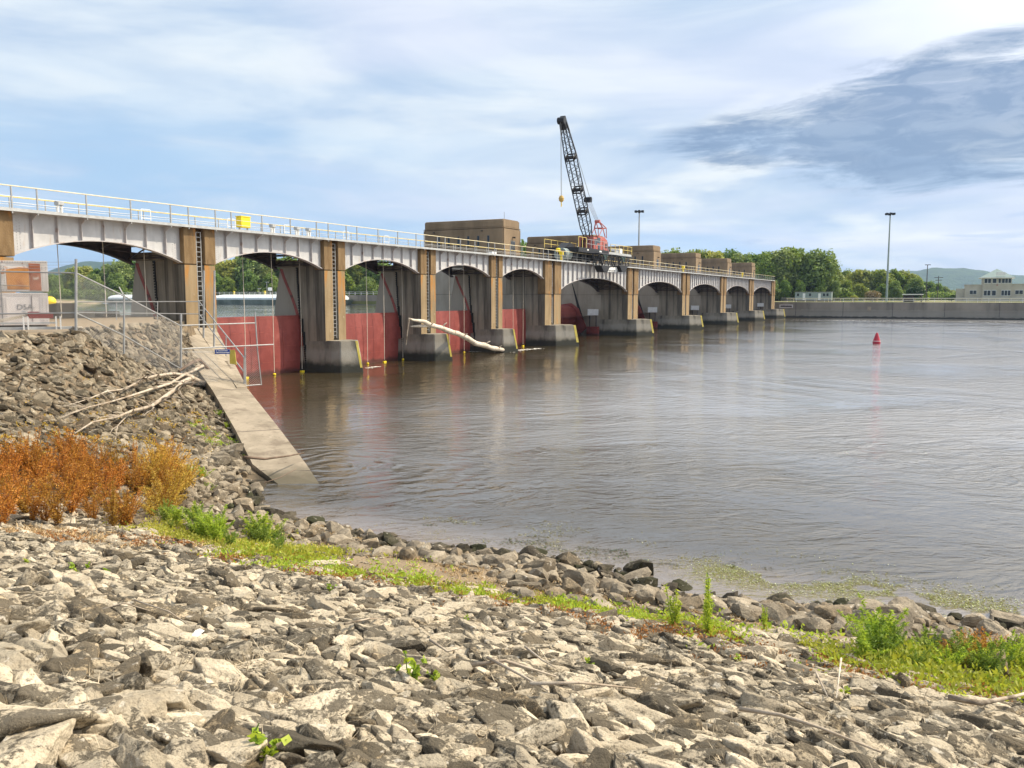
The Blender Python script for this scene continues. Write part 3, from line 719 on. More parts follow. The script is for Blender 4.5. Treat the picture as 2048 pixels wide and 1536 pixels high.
for f, h_ in zip(FP, FP[1:]):
    for k in ('yr', 'ym'):
        m = M(); m.tube([onD(f['px'], f[k], f['D']), onD(h_['px'], h_[k], h_['D'])], .026, 6); m.build('rail', MT['galv'], t)
    m = M(); mesh_panel(m, onD(f['px'], f['yr'], f['D']), onD(h_['px'], h_['yr'], h_['D']), onD(h_['px'], h_['yb'], h_['D']), onD(f['px'], f['yb'], f['D'])); m.build('mesh', MT['galv'], t)
    if f['px'] < 0:
        for dy in (6, 12, 18):
            m = M(); m.tube([onD(f['px'], f['yt']+dy, f['D']), onD(h_['px'], h_['yt']+dy, h_['D'])], .006, 3); m.build('barbed_wire', MT['galv'], t)
t = thing('fence_gate', 'chain link gate frame standing across the sloping wing wall', 'gate', tuple(onD(515, 770, 39.2)))
def seg(t, a, b, nm, r=.028, mt='galv'):
    m = M(); m.tube([onD(*a), onD(*b)], r, 6); return m.build(nm, MT[mt], t)
seg(t, (362,651,36.2), (510,646,39.0), 'rail'); seg(t, (362,698,36.2), (547,689,39.6), 'rail'); seg(t, (436,776,37.8), (523,769,39.3), 'rail')
seg(t, (510,625,39.0), (515,700,39.1), 'post', .035); seg(t, (515,700,39.1), (523,770,39.3), 'post', .03); seg(t, (490,695,38.8), (491,778,38.8), 'post', .045)
seg(t, (362,704,36.2), (430,704,37.4), 'rail', .01)
m = M(); mesh_panel(m, onD(490,692,38.8), onD(514,691,39.1), onD(523,769,39.3), onD(491,772,38.8), .09, .0045); m.build('mesh', MT['galv'], t)
m = M(); mesh_panel(m, onD(363,700,36.2), onD(436,697,37.6), onD(436,776,37.8), onD(362,764,36.2), .09, .0029); m.build('mesh', MT['galv'], t)
# signs on the gate
a = onD(429.5, 699, 37.4); rv = Vector((sth, -cth, 0))
t = thing('gate_sign', 'small blue sign with two lines of white lettering hung on the fence gate', 'sign', tuple(a), TH-R(90)+R(8))
m = M(); m.box(a.x, a.x+.64, a.y-.012, a.y+.012, a.z-.20, a.z); m.build('board', MT['sign_blue'], t)
m = M(); random.seed(3)
for row, z in ((0, -.055), (1, -.135)):
    x = .05 if row else .14
    while x < (.58 if row else .52):
        w_ = random.uniform(.02, .055); m.box(a.x+x, a.x+x+w_, a.y-.018, a.y-.013, a.z+z-.022, a.z+z+.018); x += w_+.012
m.box(a.x+.06, a.x+.10, a.y-.018, a.y-.013, a.z-.08, a.z-.04)
m.build('lettering', MT['white'], t)
a = onD(459, 700, 38.2)
t = thing('yellow_board', 'plain yellow board standing behind the blue sign', 'board', tuple(a), TH-R(90))
m = M(); m.front([(a.x, a.z-.62), (a.x+.30, a.z-.66), (a.x+.24, a.z), (a.x, a.z)], a.y-.02, a.y+.02); m.build('panel', MT['yellow_worn'], t)

# things in the yard --------------------------------------
rzv = TH-R(90)+R(29)
class L2:   # lets a mesh be written in view-aligned local axes: x right, y away, z up, from a base point
    def __init__(s, name, label, cat, base, group=None, rz=rzv): s.t = thing(name, label, cat, tuple(base), rz, group); s.b = Vector(base)
    def part(s, name, mat, fn, parent=None, **k):
        m = M(); fn(m); return m.build(name, mat, parent or s.t, off=(0,0,0), **k)
b0 = onD(0, 652, 34.5); px2m = 35.0/FPX
def rivrow(m, xs_, zs_, y):
    for x in xs_:
        for z in zs_: m.box(x-.012, x+.012, y-.012, y, z-.012, z+.012)
for nm, lab, z0, z1, mt in (('steel_box', 'white riveted steel box at the bottom of the stack, lettered D5A', 0.0, 1.36, 'white_box'), ('steel_box', 'rusty orange and white riveted steel box on top of the stack', 1.37, 2.66, 'rust_box')):
    q = L2(nm, lab, 'box', b0+Vector((0,0,z0)), 'stacked steel boxes in the yard', rz=rzv+R(0))
    h_ = z1-z0; xr = 1.76 if z0 == 0 else 1.80
    q.part('shell', MT[mt], lambda m: m.box(-2.5, xr, 0, 2.4, .02, h_-.02), bevel=.02)
    q.part('edge_plate', MT[mt], lambda m: (m.box(-2.51, xr+.01, -.012, 0, h_-.13, h_-.03), m.box(-2.51, xr+.01, -.012, 0, .03, .14), m.box(xr-.28, xr+.01, -.014, 0, .15, h_-.14), m.box(.10, .30, -.014, 0, .15, h_-.14)))
    q.part('rivet_row', MT['under'], lambda m: (rivrow(m, np.arange(-2.4, xr, .09), (h_-.08, .085), -.013), rivrow(m, (xr-.07, xr-.2, .16, .25), np.arange(.2, h_-.2, .09), -.015)))
    if z0 > 0:
        ru = surf('orange_rust', (.52,.22,.06), (.62,.29,.09), 1.6, .8, .2, 14, extra=spots((.33,.12,.05), 2.5, .5, .7, amt=.8))
        rb = surf('brown_rust', (.28,.10,.05), (.42,.16,.09), 2.2, .8, .2, 14, extra=spots((.60,.50,.42), 2.2, .60, .66, amt=.8))
        q.part('rusted_panel', ru, lambda m: m.front([(.33,.10),(1.12,.10),(1.12,.98),(.8,1.0),(.56,.96),(.32,.9)], -.02, -.001))
        q.part('rusted_panel', rb, lambda m: m.front([(1.13,.06),(1.55,.06),(1.54,1.15),(1.13,1.17)], -.022, -.001))
        q.part('hand_bar', MT['cable'], lambda m: m.tube([(.1,-.05,.28),(1.12,-.05,.24)], .015, 5))
    else:
        q.part('seam', MT['under'], lambda m: m.box(1.16, 1.18, -.015, 0, .15, h_-.15))
        cu = bpy.data.curves.new('lettering', 'FONT'); cu.body = 'D5A-'; cu.size = .30; cu.extrude = .003
        to = bpy.data.objects.new('lettering_tmp', cu); COL.objects.link(to)
        me = bpy.data.meshes.new_from_object(to.evaluated_get(bpy.context.evaluated_depsgraph_get())); bpy.data.objects.remove(to)
        me.materials.clear(); me.materials.append(MT['cable']); o = link('lettering', me, q.t); o.location = (.62, -.012, .66); o.rotation_euler = (R(90), 0, 0)
        q.part('stencil_mark', MT['grey_steel'], lambda m: (m.box(.82, .89, -.014, -.001, .55, .6), m.box(.91, .96, -.014, -.001, .55, .6)))
q = L2('steel_ladder', 'thin steel ladder leaning on the left of the stacked boxes', 'ladder', b0+Vector((sth, -cth, 0))*.0+Vector((0,0,0)))
q.part('stile', MT['cable'], lambda m: m.box(-.10, -.07, -.12, -.09, 0, 2.7)); q.part('stile', MT['cable'], lambda m: m.box(.10, .13, -.12, -.09, 0, 2.7))
for k in range(9): q.part('rung', MT['cable'], lambda m: m.box(-.07, .10, -.115, -.095, .2+.29*k, .23+.29*k))
b1 = onD(95, 612, 37)
q = L2('mooring_float', 'yellow float showing beside the steel box stack', 'float', onD(99, 606, 36.8))
q.part('body', MT['yellow'], lambda m: m.lathe(0, 0, [(0,.28),(.12,.27),(.22,.2),(.27,.08),(.25,-.02),(0,-.05)], 14), smooth=True)
bq = onD(0, 667, 31.5)
q = L2('beam_rack', 'low rack of pale steel beams with white uprights before the boxes', 'rack', bq)
s_ = 31.5/FPX
for px in (42, 50, 100, 108): q.part('upright', MT['white'], lambda m: m.box(px*s_-.025, px*s_+.025, -.05, .05, 0, .62))
q.part('beam', MT['grey_steel'], lambda m: m.box(-1.2, 2.55, .06, .26, .05, .22)); q.part('beam', MT['grey_steel'], lambda m: m.box(-1.2, 1.9, .1, .16, .34, .40)); q.part('beam', MT['grey_steel'], lambda m: m.box(.9, 2.6, .3, .6, .02, .16))
o = L2('timber_beam', 'long weathered timber beam sloping across the rack', 'beam', onD(0, 655, 32.6)); o.part('timber', MT['wood'], lambda m: m.loft([(-.6,0,.05),(-.6,.15,.05),(-.6,.15,.18),(-.6,0,.18)], [(1.05,0,.42),(1.05,.15,.42),(1.05,.15,.53),(1.05,0,.53)]))
o = L2('red_plate', 'short red painted steel plate lying on the rack', 'plate', onD(56, 637, 32.8)); o.part('plate', MT['gate_red'], lambda m: (m.box(0, .86, 0, .3, 0, .22), m.box(0,.4,.0,.3,.22,.26)))
o = L2('timber_pallet', 'low weathered timber pallet behind the fence', 'pallet', onD(112, 662, 33.5))
for k in range(5): o.part('board', MT['wood'], lambda m: m.box(0, .95, k*.2, k*.2+.15, .10, .13))
o.part('bearer', MT['wood'], lambda m: m.box(.05, .15, 0, .95, 0, .10)); o.part('bearer', MT['wood'], lambda m: m.box(.8, .9, 0, .95, 0, .10))
# abutment parapet
for (pa, pb, yt, lab) in ((60, 150, 607, 'grey concrete parapet behind the yellow float, highest of the row'), (151, 190, 622, 'grey concrete parapet block second from the stacked boxes'), (206, 240, 623, 'square concrete block alone between two gaps of bright water'), (241, 346, 640, 'low concrete ledge at the foot of the ladder pier')):
    a = onY(pa, yt, 45.5); b = onY(pb, yt, 45.5)
    o = M().box(a.x, b.x, 45.5, 46.6, 2.5, a.z).build('parapet_block', MT['pier_side'], None, bevel=.03); tag(o, lab, 'wall', 'concrete blocks behind the yard')

# marker ropes with floats --------------------------------
rope_sets = [[(123, 0), (213, 0), (294, 0)], [(489, 745), (546, 738), (602, 735)], [(734, 713), (768, 709), (805, 705)], [(899, 699), (928, 694), (954, 690)], [(1026, 688), (1046, 684), (1068, 683)]]
nm_ = ['first', 'second', 'third']
wh_ = ['over the yard wall', 'between the bank pier and the largest base', 'left of the driftwood log top', 'behind the driftwood log', 'beside the wide streaked pier']
for si, st_ in enumerate(rope_sets):
    for k, (px, yb) in enumerate(st_):
        zb = .12 if yb else 4.4; Yr = YD+1.75
        x = onY(px, 650, Yr).x
        t = thing('float_rope', '%s pale marker rope from the left, hanging %s' % (nm_[k], wh_[si]), 'rope', (x, Yr, zb), 0, 'marker ropes hanging under the bridge')
        m = M(); m.tube([(x, Yr, 9.0), (x+.03, Yr, 4.5), (x, Yr, zb+.1)], .022, 4); m.build('line', MT['rope'], t)
        if yb:
            m = M(); m.lathe(x, Yr, [(0,.16),(.06,.15),(.11,.11),(.12,.05),(.08,.0),(0,-.02)], 8) if (k+si) % 2 == 0 else m.box(x-.18, x+.18, Yr-.08, Yr+.08, .0, .11)
            m.build('float', MT['yellow'], t)
# white notice boards at the wide piers
sl_ = ['white notice board on posts under the crane span', 'white notice board by the first wide pier right of the crane', 'white notice board in the third arch from the lock wall', 'white notice board in the second arch from the lock wall', 'white notice board nearest the lock wall']
for k, (px, py) in enumerate(((1186,625), (1305,620), (1390,616), (1455,613), (1521,610))):
    X_ = RE[6+k]-4.57-.5; p = onX(px, py, X_); s_ = 1
    t = thing('notice_board', sl_[k], 'sign', (p.x, p.y, .5), 0, 'white boards beside the wide piers')
    m = M(); m.box(p.x-.03, p.x+.03, p.y-.85, p.y+.85, p.z-.42, p.z+.50); m.build('board', MT['white'], t)
    for dy in (-.5, .5): m = M(); m.box(p.x-.05, p.x+.05, p.y+dy-.06, p.y+dy+.06, .5, p.z-.43); m.build('post', MT['under'], t)
    m = M(); m.box(p.x-.3, p.x+.3, p.y-.9, p.y+.9, -.4, 1.25); m.build('footing', MT['gate_red'], t)

# driftwood log across the pier base ---------------------
pts = [onD(1016, 704, 88), onD(985, 697, 84), onD(950, 684, 80), onD(915, 668, 76), onD(880, 655, 72), onD(850, 645, 69), onD(811, 637, 66)]
pts = [q+Vector((rf_a, rf_b, rf_c)) for q, (rf_a, rf_b, rf_c) in zip(pts, ((0,0,0),(0,0,.1),(.1,0,-.12),(0,0,.08),(0,.1,-.05),(0,0,.05),(0,0,0)))]
t = thing('driftwood_log', 'long bleached driftwood trunk leaning over a pier base into the water', 'log', tuple(pts[0]))
lp, lr = [], []
for i in range(len(pts)-1):
    for k in range(6):
        u = k/6; lp.append(pts[i]*(1-u)+pts[i+1]*u+Vector((noise.noise(Vector((i+u,0,1))), noise.noise(Vector((i+u,3,1))), noise.noise(Vector(((i+u)*1.4,7,1)))))*.13)
        r_ = [.19,.24,.25,.23,.20,.17,.05]; lr.append((r_[i]*(1-u)+r_[i+1]*u)*(1+.28*noise.noise(Vector(((i+u)*3,9,9)))))
m = M(); m.tube(lp, lr, 10)
for k_, (dx, dy, dz) in ((9,(.3,-.5,.5)),(16,(-.2,-.6,.3)),(23,(.2,-.4,.6)),(28,(-.3,-.5,.2)),(4,(0,-.5,.45))): m.tube([lp[k_], lp[k_]+Vector((dx,dy,dz))*.6, lp[k_]+Vector((dx,dy,dz*.8))], [.09,.06,.02], 6)
tr = m.build('trunk', MT['wood'], t, smooth=True)
m = M(); m.tube([onD(868,650,70.5), onD(845,652,69), onD(822,653,67.5)], [.15,.13,.05], 7); m.build('limb', MT['wood'], t, smooth=True)
m = M(); m.tube([onD(818,640,66.5), onD(814,670,66.8), onD(812,690,67)], [.06,.05,.03], 5); m.build('limb', MT['wood2'], t)

# foam ---------------------------------------------------
foam = plain('river_foam', (.78,.76,.70), .8); rf = np.random.default_rng(2); m = M()
def foam_streak(a, b, wd, n):
    for _ in range(n):
        u = rf.uniform(); p = a*(1-u)+b*u; x, y = p.x+rf.normal()*wd, p.y+rf.normal()*wd
        r1, r2, an = rf.uniform(.05,.28), rf.uniform(.03,.10), rf.uniform(-.5,.5)
        m.face([(x+r1*math.cos(k)*math.cos(an)-r2*math.sin(k)*math.sin(an), y+r1*math.cos(k)*math.sin(an)+r2*math.sin(k)*math.cos(an), .012+.002*(_ % 7)) for k in np.arange(0, 6.2, .9)])
foam_streak(onZ(918,702,0), onZ(1020,704,0), .35, 420); foam_streak(onZ(1020,702,0), onZ(1080,697,0), .3, 160)
foam_streak(onZ(612,741,0), onZ(684,744,0), .10, 60); foam_streak(onZ(530,742,0), onZ(600,738,0), .08, 60); foam_streak(onZ(738,737,0), onZ(750,733,0), .2, 30); foam_streak(onZ(802,712,0), onZ(870,719,0), .1, 60)
foam_streak(onZ(1575,640,0), onZ(2040,645,0), 1.0, 900)
tag(m.build('foam', foam), kind='stuff')

# buoy ----------------------------------------------------
p = onZ(1753, 688, 0)
t = thing('channel_buoy', 'red cone topped channel buoy floating in open water', 'buoy', tuple(p))
m = M(); m.lathe(p.x, p.y, [(0,-.3),(.42,-.2),(.44,.32),(.42,.38)], 18); m.build('hull', MT['buoy_red'], t, smooth=False)
m = M(); m.lathe(p.x, p.y, [(.42,.385),(.40,.42),(.13,1.28),(.10,1.34),(0,1.36)], 18); m.build('cone_top', MT['buoy_red'], t, smooth=False)
m = M(); m.lathe(p.x, p.y, [(.445,.33),(.455,.35),(.445,.38)], 18); m.build('band', MT['white'], t)

# equipment on the bridge deck ----------------------------
def deck_thing(name, label, cat, px, fn, Y=43.0, group=None):
    x = onY(px, 460, Y).x; q = L2(name, label, cat, (x, Y, ZT+.06), group, rz=0); fn(q); return q
deck_thing('deck_box', 'bright yellow box on the bridge deck', 'box', 487, lambda q: (q.part('body', MT['yellow'], lambda m: m.box(-.45,.45,-.25,.25,.35,1.05), bevel=.03), q.part('lid', MT['yellow'], lambda m: m.box(-.47,.47,-.27,.27,1.06,1.12)), q.part('leg', MT['galv'], lambda m: m.box(-.4,-.34,-.05,.05,0,.35)), q.part('leg', MT['galv'], lambda m: m.box(.34,.4,-.05,.05,0,.35))))
def hoist(q):
    q.part('post', MT['white'], lambda m: m.box(-.16,-.08,-.08,.08,0,.75)); q.part('post', MT['white'], lambda m: m.box(.08,.16,-.08,.08,0,.75))
    q.part('motor', MT['grey_steel'], lambda m: m.box(-.2,.2,-.18,.18,.76,1.0), bevel=.03)
for k, (px, lab) in enumerate(((545,'white winch stand on the deck, left of three right of the yellow box'), (594,'white winch stand in the middle of three right of the yellow box'), (617,'white winch stand right of three right of the yellow box'), (121,'dark topped winch stand on the deck above the stacked boxes'))):
    deck_thing('winch_stand', lab, 'winch', px, hoist, 44.6, 'winch stands on the bridge deck')
def frame(q):
    for x in (-.35, .35): q.part('post', MT['white'], lambda m: m.box(x-.018,x+.018,-.02,.02,0,1.05))
    for z in (.5, 1.05): q.part('bar', MT['white'], lambda m: m.box(-.33,.33,-.012,.012,z,z+.03))
for k, (px, lab) in enumerate(((463,'white ladder frame beside the yellow box'), (293,'white ladder frame on the deck left of the ladder pier'), (575,'white ladder frame between the first two winch stands'), (692,'white ladder frame over the orange stained pier'), (773,'white ladder frame over the red stiffened span'))):
    deck_thing('ladder_frame', lab, 'frame', px, frame, 44.6, 'white frames on the bridge deck')
for k, (px, lab) in enumerate(((1123,'yellow signal post by the rail left of the crane'), (1368,'yellow signal post by the rail above the second wide arch right of the crane'), (1487,'yellow signal post by the rail near the lock wall'))):
    deck_thing('signal_post', lab, 'post', px, lambda q: (q.part('stem', MT['yellow'], lambda m: m.box(-.12,.12,-.12,.12,0,.6)), q.part('head', MT['yellow'], lambda m: m.box(-.28,.28,-.2,.2,.6,1.05), bevel=.05)), 41.2, 'yellow posts on the bridge deck')
deck_thing('deck_bench', 'low white locker on the deck before the largest gate house', 'locker', 984, lambda q: q.part('body', MT['white'], lambda m: m.box(-.5,.5,-.3,.3,0,.5), bevel=.03), 44)

# ------------------------------------------------------------ crane on the service bridge
CY = 42.8
fx = lambda x: x*.945
fz = lambda z: 5.65+(z-5.65)*.945
qx = lambda x: x*.921
qz = lambda z: 5.65+(z-5.65)*.921+.12
t = thing('crane', 'lattice boom crane with red cab on a black railed platform', 'crane', (108, CY, ZT+.06))
def cp(nm, mt, fn, parent=None, **k):
    m = M(); fn(m); return m.build(nm, MT[mt] if isinstance(mt, str) else mt, parent or t, **k)
B0 = Vector((107.3, CY, 12.9)); B1 = Vector((98.0, CY, 27.2)); ax = (B1-B0).normalized(); LB = (B1-B0).length
nx = Vector((ax.z, 0, -ax.x)); ny_ = Vector((0, 1, 0))
def bw(u): return .30 + .27*min(1, u/.14) if u < .14 else (.57 if u < .72 else .57 - .30*(u-.72)/.28)
def bp_(u, i): s1, s2 = ((-1,-1),(1,-1),(1,1),(-1,1))[i]; return B0 + ax*(LB*u) + nx*(s1*bw(u)) + ny_*(s2*bw(u))
def boomf(m):
    us = [0,.14,.3,.45,.6,.72,.86,1]
    for i in range(4): m.tube([bp_(u, i) for u in us], .075, 5)
    n = 26
    for k in range(n):
        u0, u1 = k/n, (k+1)/n
        for i in range(4):
            j = (i+1) % 4; r = .035
            m.tube([bp_(u0, i), bp_(u1, j)] if k % 2 == 0 else [bp_(u0, j), bp_(u1, i)], r, 4)
bo = cp('boom', 'blacksteel', boomf)
for u in (.27, .45, .71):
    def jf(m, u=u):
        for a in (0, 1, 2, 3):
            for du in (-.012, .012): m.tube([bp_(u+du, a), bp_(u+du, (a+1) % 4)], .09, 5)
        m.tube([bp_(u, 0), bp_(u, 2)], .07, 4); m.tube([bp_(u, 1), bp_(u, 3)], .07, 4)
        c = B0 + ax*(LB*u); m.tube([c-ny_*.75, c+ny_*.75], .22, 8)
    cp('joint', 'blacksteel', jf, bo)
def headf(m):
    for i in range(4): m.tube([bp_(.90, i), bp_(1.0, i)], .10, 5)
    m.loft([bp_(.93, i) for i in range(4)], [bp_(1.0, i) for i in range(4)])
    m.tube([B1-ny_*.45-nx*.3, B1+ny_*.45-nx*.3], .42, 12); m.tube([B1-ny_*.3+nx*.3+ax*.1, B1+ny_*.3+nx*.3+ax*.1], .25, 10)
cp('boom_head', 'blacksteel', headf, bo)
br_ = onY(1176, 400, CY); gt = onY(1195, 443, CY); gb = onY(1203, 459, CY)
for dy in (-.35, .35):
    cp('pendant_cable', 'cable', lambda m: m.tube([B1+nx*.4+ny_*dy, br_+ny_*dy], .028, 4))
for dy in (-.3, -.1, .1, .3):
    cp('hoist_cable', 'cable', lambda m: m.tube([br_+ny_*dy, gt+ny_*dy*.7], .022, 4))
cp('bridle', 'blacksteel', lambda m: (m.box(br_.x-.45, br_.x+.35, CY-.45, CY+.45, br_.z-.3, br_.z+.15), m.tube([br_-ny_*.5+Vector((0,0,.1)), br_+ny_*.5+Vector((0,0,.1))], .3, 8)), bevel=.03)
hk = Vector((B1.x-.15, CY, 17.3)); h0 = B1-nx*.55+Vector((0,0,-.1))
for dx in (-.12, .12): cp('hook_cable', 'cable', lambda m: m.tube([h0+Vector((dx,0,0)), hk+Vector((dx*.8,0,.75))], .022, 4))
hb = cp('hook_block', surf('hook_block_paint', (.50,.32,.08), (.6,.4,.12), 4, .6), lambda m: m.lathe(hk.x, hk.y, [(0,hk.z+.8),(.22,hk.z+.72),(.34,hk.z+.45),(.30,hk.z+.15),(.15,hk.z),(0,hk.z)], 10))
cp('hook', 'rail_yellow', lambda m: m.tube([hk, hk+Vector((0,0,-.25)), hk+Vector((.13,0,-.42)), hk+Vector((.0,0,-.58)), hk+Vector((-.14,0,-.45))], [.07,.07,.06,.05,.03], 6), hb)
# gantry
def gan(m):
    for dy in (-.6, .6):
        m.tube([(109.2,CY+dy,13.8),(110.6,CY+dy,15.0),(112.0,CY+dy,15.05),(112.1,CY+dy,13.7)], .055, 5); m.tube([(110.6,CY+dy,15.0),(111.6,CY+dy,13.8)], .07, 5)
        m.tube([(110.6,CY+dy,15.0),(gt.x,CY+dy*.4,gt.z)], .09, 5); m.tube([(112.0,CY+dy,15.05),(gt.x,CY+dy*.4,gt.z)], .07, 5)
    for x, z in ((110.6,15.0),(112.0,15.05)): m.tube([(x,CY-.6,z),(x,CY+.6,z)], .08, 5)
    m.tube([(gt.x,CY-.35,gt.z),(gt.x,CY+.35,gt.z)], .22, 8)
cp('gantry', 'cab_red', gan)
bd = cp('cab', 'cab_red', lambda m: (m.front([(106.9,11.8),(110.4,11.8),(110.4,fz(13.7)),(109.3,fz(14.12)),(106.9,fz(14.12))], CY-1.4, CY+1.4), m.box(105.2,106.88,CY-1.4,CY-.75,11.8,fz(13.9))), bevel=.05)
for (x0, x1, z0, z1) in ((112.7,113.9,13.15,13.9),(113.0,113.9,12.3,12.9)):
    cp('window', 'glass', lambda m: m.box(fx(x0), fx(x1), CY-1.43, CY-1.40, fz(z0), fz(z1)), bd)
cp('window', 'glass', lambda m: m.box(105.5, 106.5, CY-1.43, CY-1.40, 12.5, 13.2), bd)
cp('door', 'cab_red', lambda m: m.box(108.5,109.2,CY-1.44,CY-1.40,12.0,13.2), bd); cp('vent', 'under', lambda m: m.box(109.5,110.1,CY-1.44,CY-1.4,12.2,12.8), bd)
cp('boom_foot', 'blacksteel', lambda m: (m.box(106.6,107.9,CY-.95,CY-.6,11.8,13.2), m.box(106.6,107.9,CY+.6,CY+.95,11.8,13.2), m.tube([(107.3,CY-1,12.9),(107.3,CY+1,12.9)], .2, 8)), bevel=.04)
yf = CY-2.45
cp('platform', 'blacksteel', lambda m: (m.box(97.6,108.0,yf,CY+2.3,11.15,11.75), m.box(108.0,118,yf,yf+.3,11.12,11.3), m.box(108.0,118,CY+2.0,CY+2.3,11.12,11.3), m.box(108.0,118,yf+.3,CY+2.0,11.3,11.38)), bevel=.03)
cp('beam', 'grey_steel', lambda m: m.box(108.1, 117.2, yf-.05, yf-.01, 11.32, 11.62))
for x in (100.4, 104.6): cp('plate_sign', 'white', lambda m: m.box(x, x+.8 if x > 102 else x+.45, yf-.03, yf-.005, 11.42, 11.6))
cp('carrier', 'blacksteel', lambda m: (m.box(99.5,109,CY-1.5,CY+1.6,10.5,11.12), m.box(98.4,99.6,CY-1.4,CY+1.5,10.2,11.0), m.front([(98.6,11.76),(101.2,11.76),(101.2,12.3),(100.3,12.5),(99.4,12.1)], CY-.2, CY+1)), bevel=.04)
for x in (100.6, 102.8, 105.0, 107.2):
    for dy in (-1.78, 1.6): cp('wheel', 'black', lambda m: m.tube([(x,CY+dy,10.5),(x,CY+dy+.25,10.5)], .5, 14))
tk = cp('tank', 'tank', lambda m: m.loft([(96.2, CY-.6+.85*math.cos(a), 10.85+.78*math.sin(a)) for a in np.linspace(0, 6.28, 17)[:-1]], [(98.2, CY-.6+.85*math.cos(a), 10.85+.78*math.sin(a)) for a in np.linspace(0, 6.28, 17)[:-1]]), bevel=.05)
cp('yellow_cap', 'yellow', lambda m: m.lathe(94.9, CY-.9, [(0,11.0),(.25,11.05),(.28,11.4),(.18,11.5),(0,11.5)], 10)); cp('hose_reel', 'black', lambda m: m.box(95.1,96.1,CY-1.2,CY-.5,10.8,11.3), bevel=.08)
def rail3(m, x0, x1, y, z0, h=1.1, n=4):
    for k in range(n+1): x = x0+(x1-x0)*k/n; m.box(x-.03,x+.03,y-.03,y+.03,z0,z0+h)
    for z in (.55, h): m.box(x0, x1, y-.025, y+.025, z0+z-.035, z0+z+.015)
cp('guard_rail', 'galv', lambda m: rail3(m, 100.4, 107.8, yf+.05, 11.75, 1.1, 5)); cp('guard_rail', 'rail_yellow', lambda m: rail3(m, 97.7, 100.2, yf+.05, 11.15, 1.85, 2))
cp('guard_rail', 'rail_yellow', lambda m: rail3(m, 109, 117.6, yf+.05, 11.6, 1.1, 5)); cp('guard_rail', 'white', lambda m: rail3(m, 108.4, 117.8, CY+2.25, 11.38, 1.1, 5)); cp('guard_rail', 'rail_yellow', lambda m: rail3(m, 97.8, 108, CY+2.25, 11.75, 1.1, 5))
cp('exhaust', 'blacksteel', lambda m: (m.box(112.4,114.0,CY-.5,CY+.5,11.4,12.3), m.tube([(112.9,CY,12.3),(112.9,CY,13.2)], .12, 6), m.tube([(113.5,CY,12.3),(113.5,CY,13.15)], .12, 6)))
cp('engine_box', 'cab_red', lambda m: m.box(110.6,112.2,CY-.9,CY+.9,11.4,12.2), bevel=.04); cp('locker', 'white', lambda m: m.box(116.2,117.6,CY-1,CY+1,11.4,12.5), bevel=.04); cp('locker', 'grey_steel', lambda m: m.box(114.3,115.9,CY-1,CY+1,11.4,12.1), bevel=.04)
for k, pc in enumerate((1211, 1247)):
    y0, y1 = CY-3.4, CY-2.5; xc = onY(pc, 530, y0).x; zt, zm, zb = 11.12, onY(pc, 532, y0).z, onY(pc, 544, y0).z
    def leg(m):
        for y in (y0, y1):
            for sx in (-1, 1):
                for (xa, xb_) in ((2.3,2.0),(2.3,1.0),(.15,1.0)): m.tube([(xc+sx*xa,y,zt),(xc+sx*xb_,y,zm)], .06, 5)
            m.tube([(xc-2.3,y,zt),(xc+2.3,y,zt)], .09, 5); m.tube([(xc-2.1,y,zm),(xc+2.1,y,zm)], .07, 5)
        for dx in (-2.3, 0, 2.3): m.tube([(xc+dx,y0,zt),(xc+dx,y1+.2,zt)], .08, 5)
    lg = cp('truss_leg', 'blacksteel', leg)
    cp('hopper', 'blacksteel', lambda m: m.front([(xc-1.6,zm-.02),(xc-.7,zb),(xc+.7,zb),(xc+1.7,zm-.02)], y0-.05, y1+.05), lg, bevel=.03)
    cp('brace', 'darkgreen', lambda m: m.front([(xc-1.0,zt-.05),(xc+1.0,zt-.05),(xc,zt-.8)], y0-.02, y0+.08), lg)
yb = CY-2.9; pA, pB, pC, pD = (onY(*q, yb) for q in ((1219,535),(1238,534),(1247,544),(1210,544)))
ws = cp('banner', 'white', lambda m: m.front([(pD.x,pD.z),(pC.x,pC.z),(pB.x,pB.z),(pA.x,pA.z)], yb-.02, yb+.02))
def squig(m):
    random.seed(8); x = pD.x+.5
    while x < pC.x-.6:
        if abs(x-(pD.x+pC.x)/2-.4) < .3: x += .3; continue
        a = random.uniform(.08,.2); m.front([(x,pD.z+.12),(x+.09,pD.z+.12),(x+.09+a*.5,pD.z+.36),(x+a*.5,pD.z+.36)], yb-.04, yb-.022); x += random.uniform(.2,.32)
cp('lettering', 'blacksteel', squig, ws)

# ------------------------------------------------------------ lock wall and what stands behind it
XW = 240.9
t = thing('lock_wall', 'long grey concrete lock wall across the river with a railing along its top', 'wall', (XW, 0, 0))
m = M(); m.box(XW, 243.6, -420, 58, -1.5, 4.23); m.build('wall_face', MT['wall'], t, bevel=.05)
m = M(); m.box(XW-.12, XW+.001, -420, 36, 1.9, 2.0); m.box(XW-.9, XW+.001, -420, 4.5, -1, .55); m.build('ledge', MT['wall'], t)
m = M()
for y in range(-60, 58, 12): m.box(XW-.03, XW+.001, y-.06, y+.06, .6, 4.2)
m.build('joint', MT['under'], t)
a = onX(1735, 613, XW); b = onX(1742, 623, XW); m = M(); m.box(XW-.04, XW, b.y, a.y, b.z, a.z); m.build('patch', MT['concrete'], t)
a = onX(1559, 609, XW); b = onX(1586, 616, XW); m = M(); m.box(XW-.05, XW, b.y, a.y, b.z, a.z); w1 = m.build('recess', MT['web_edge'], t); m = M(); m.box(XW-.06, XW-.051, b.y+.3, a.y-.3, b.z+.25, a.z-.25); m.build('opening', MT['under'], w1)
m = M(); 
for y in np.arange(-120, 40, 2.4): m.box(XW+.5, XW+.56, y-.03, y+.03, 4.23, 5.3)
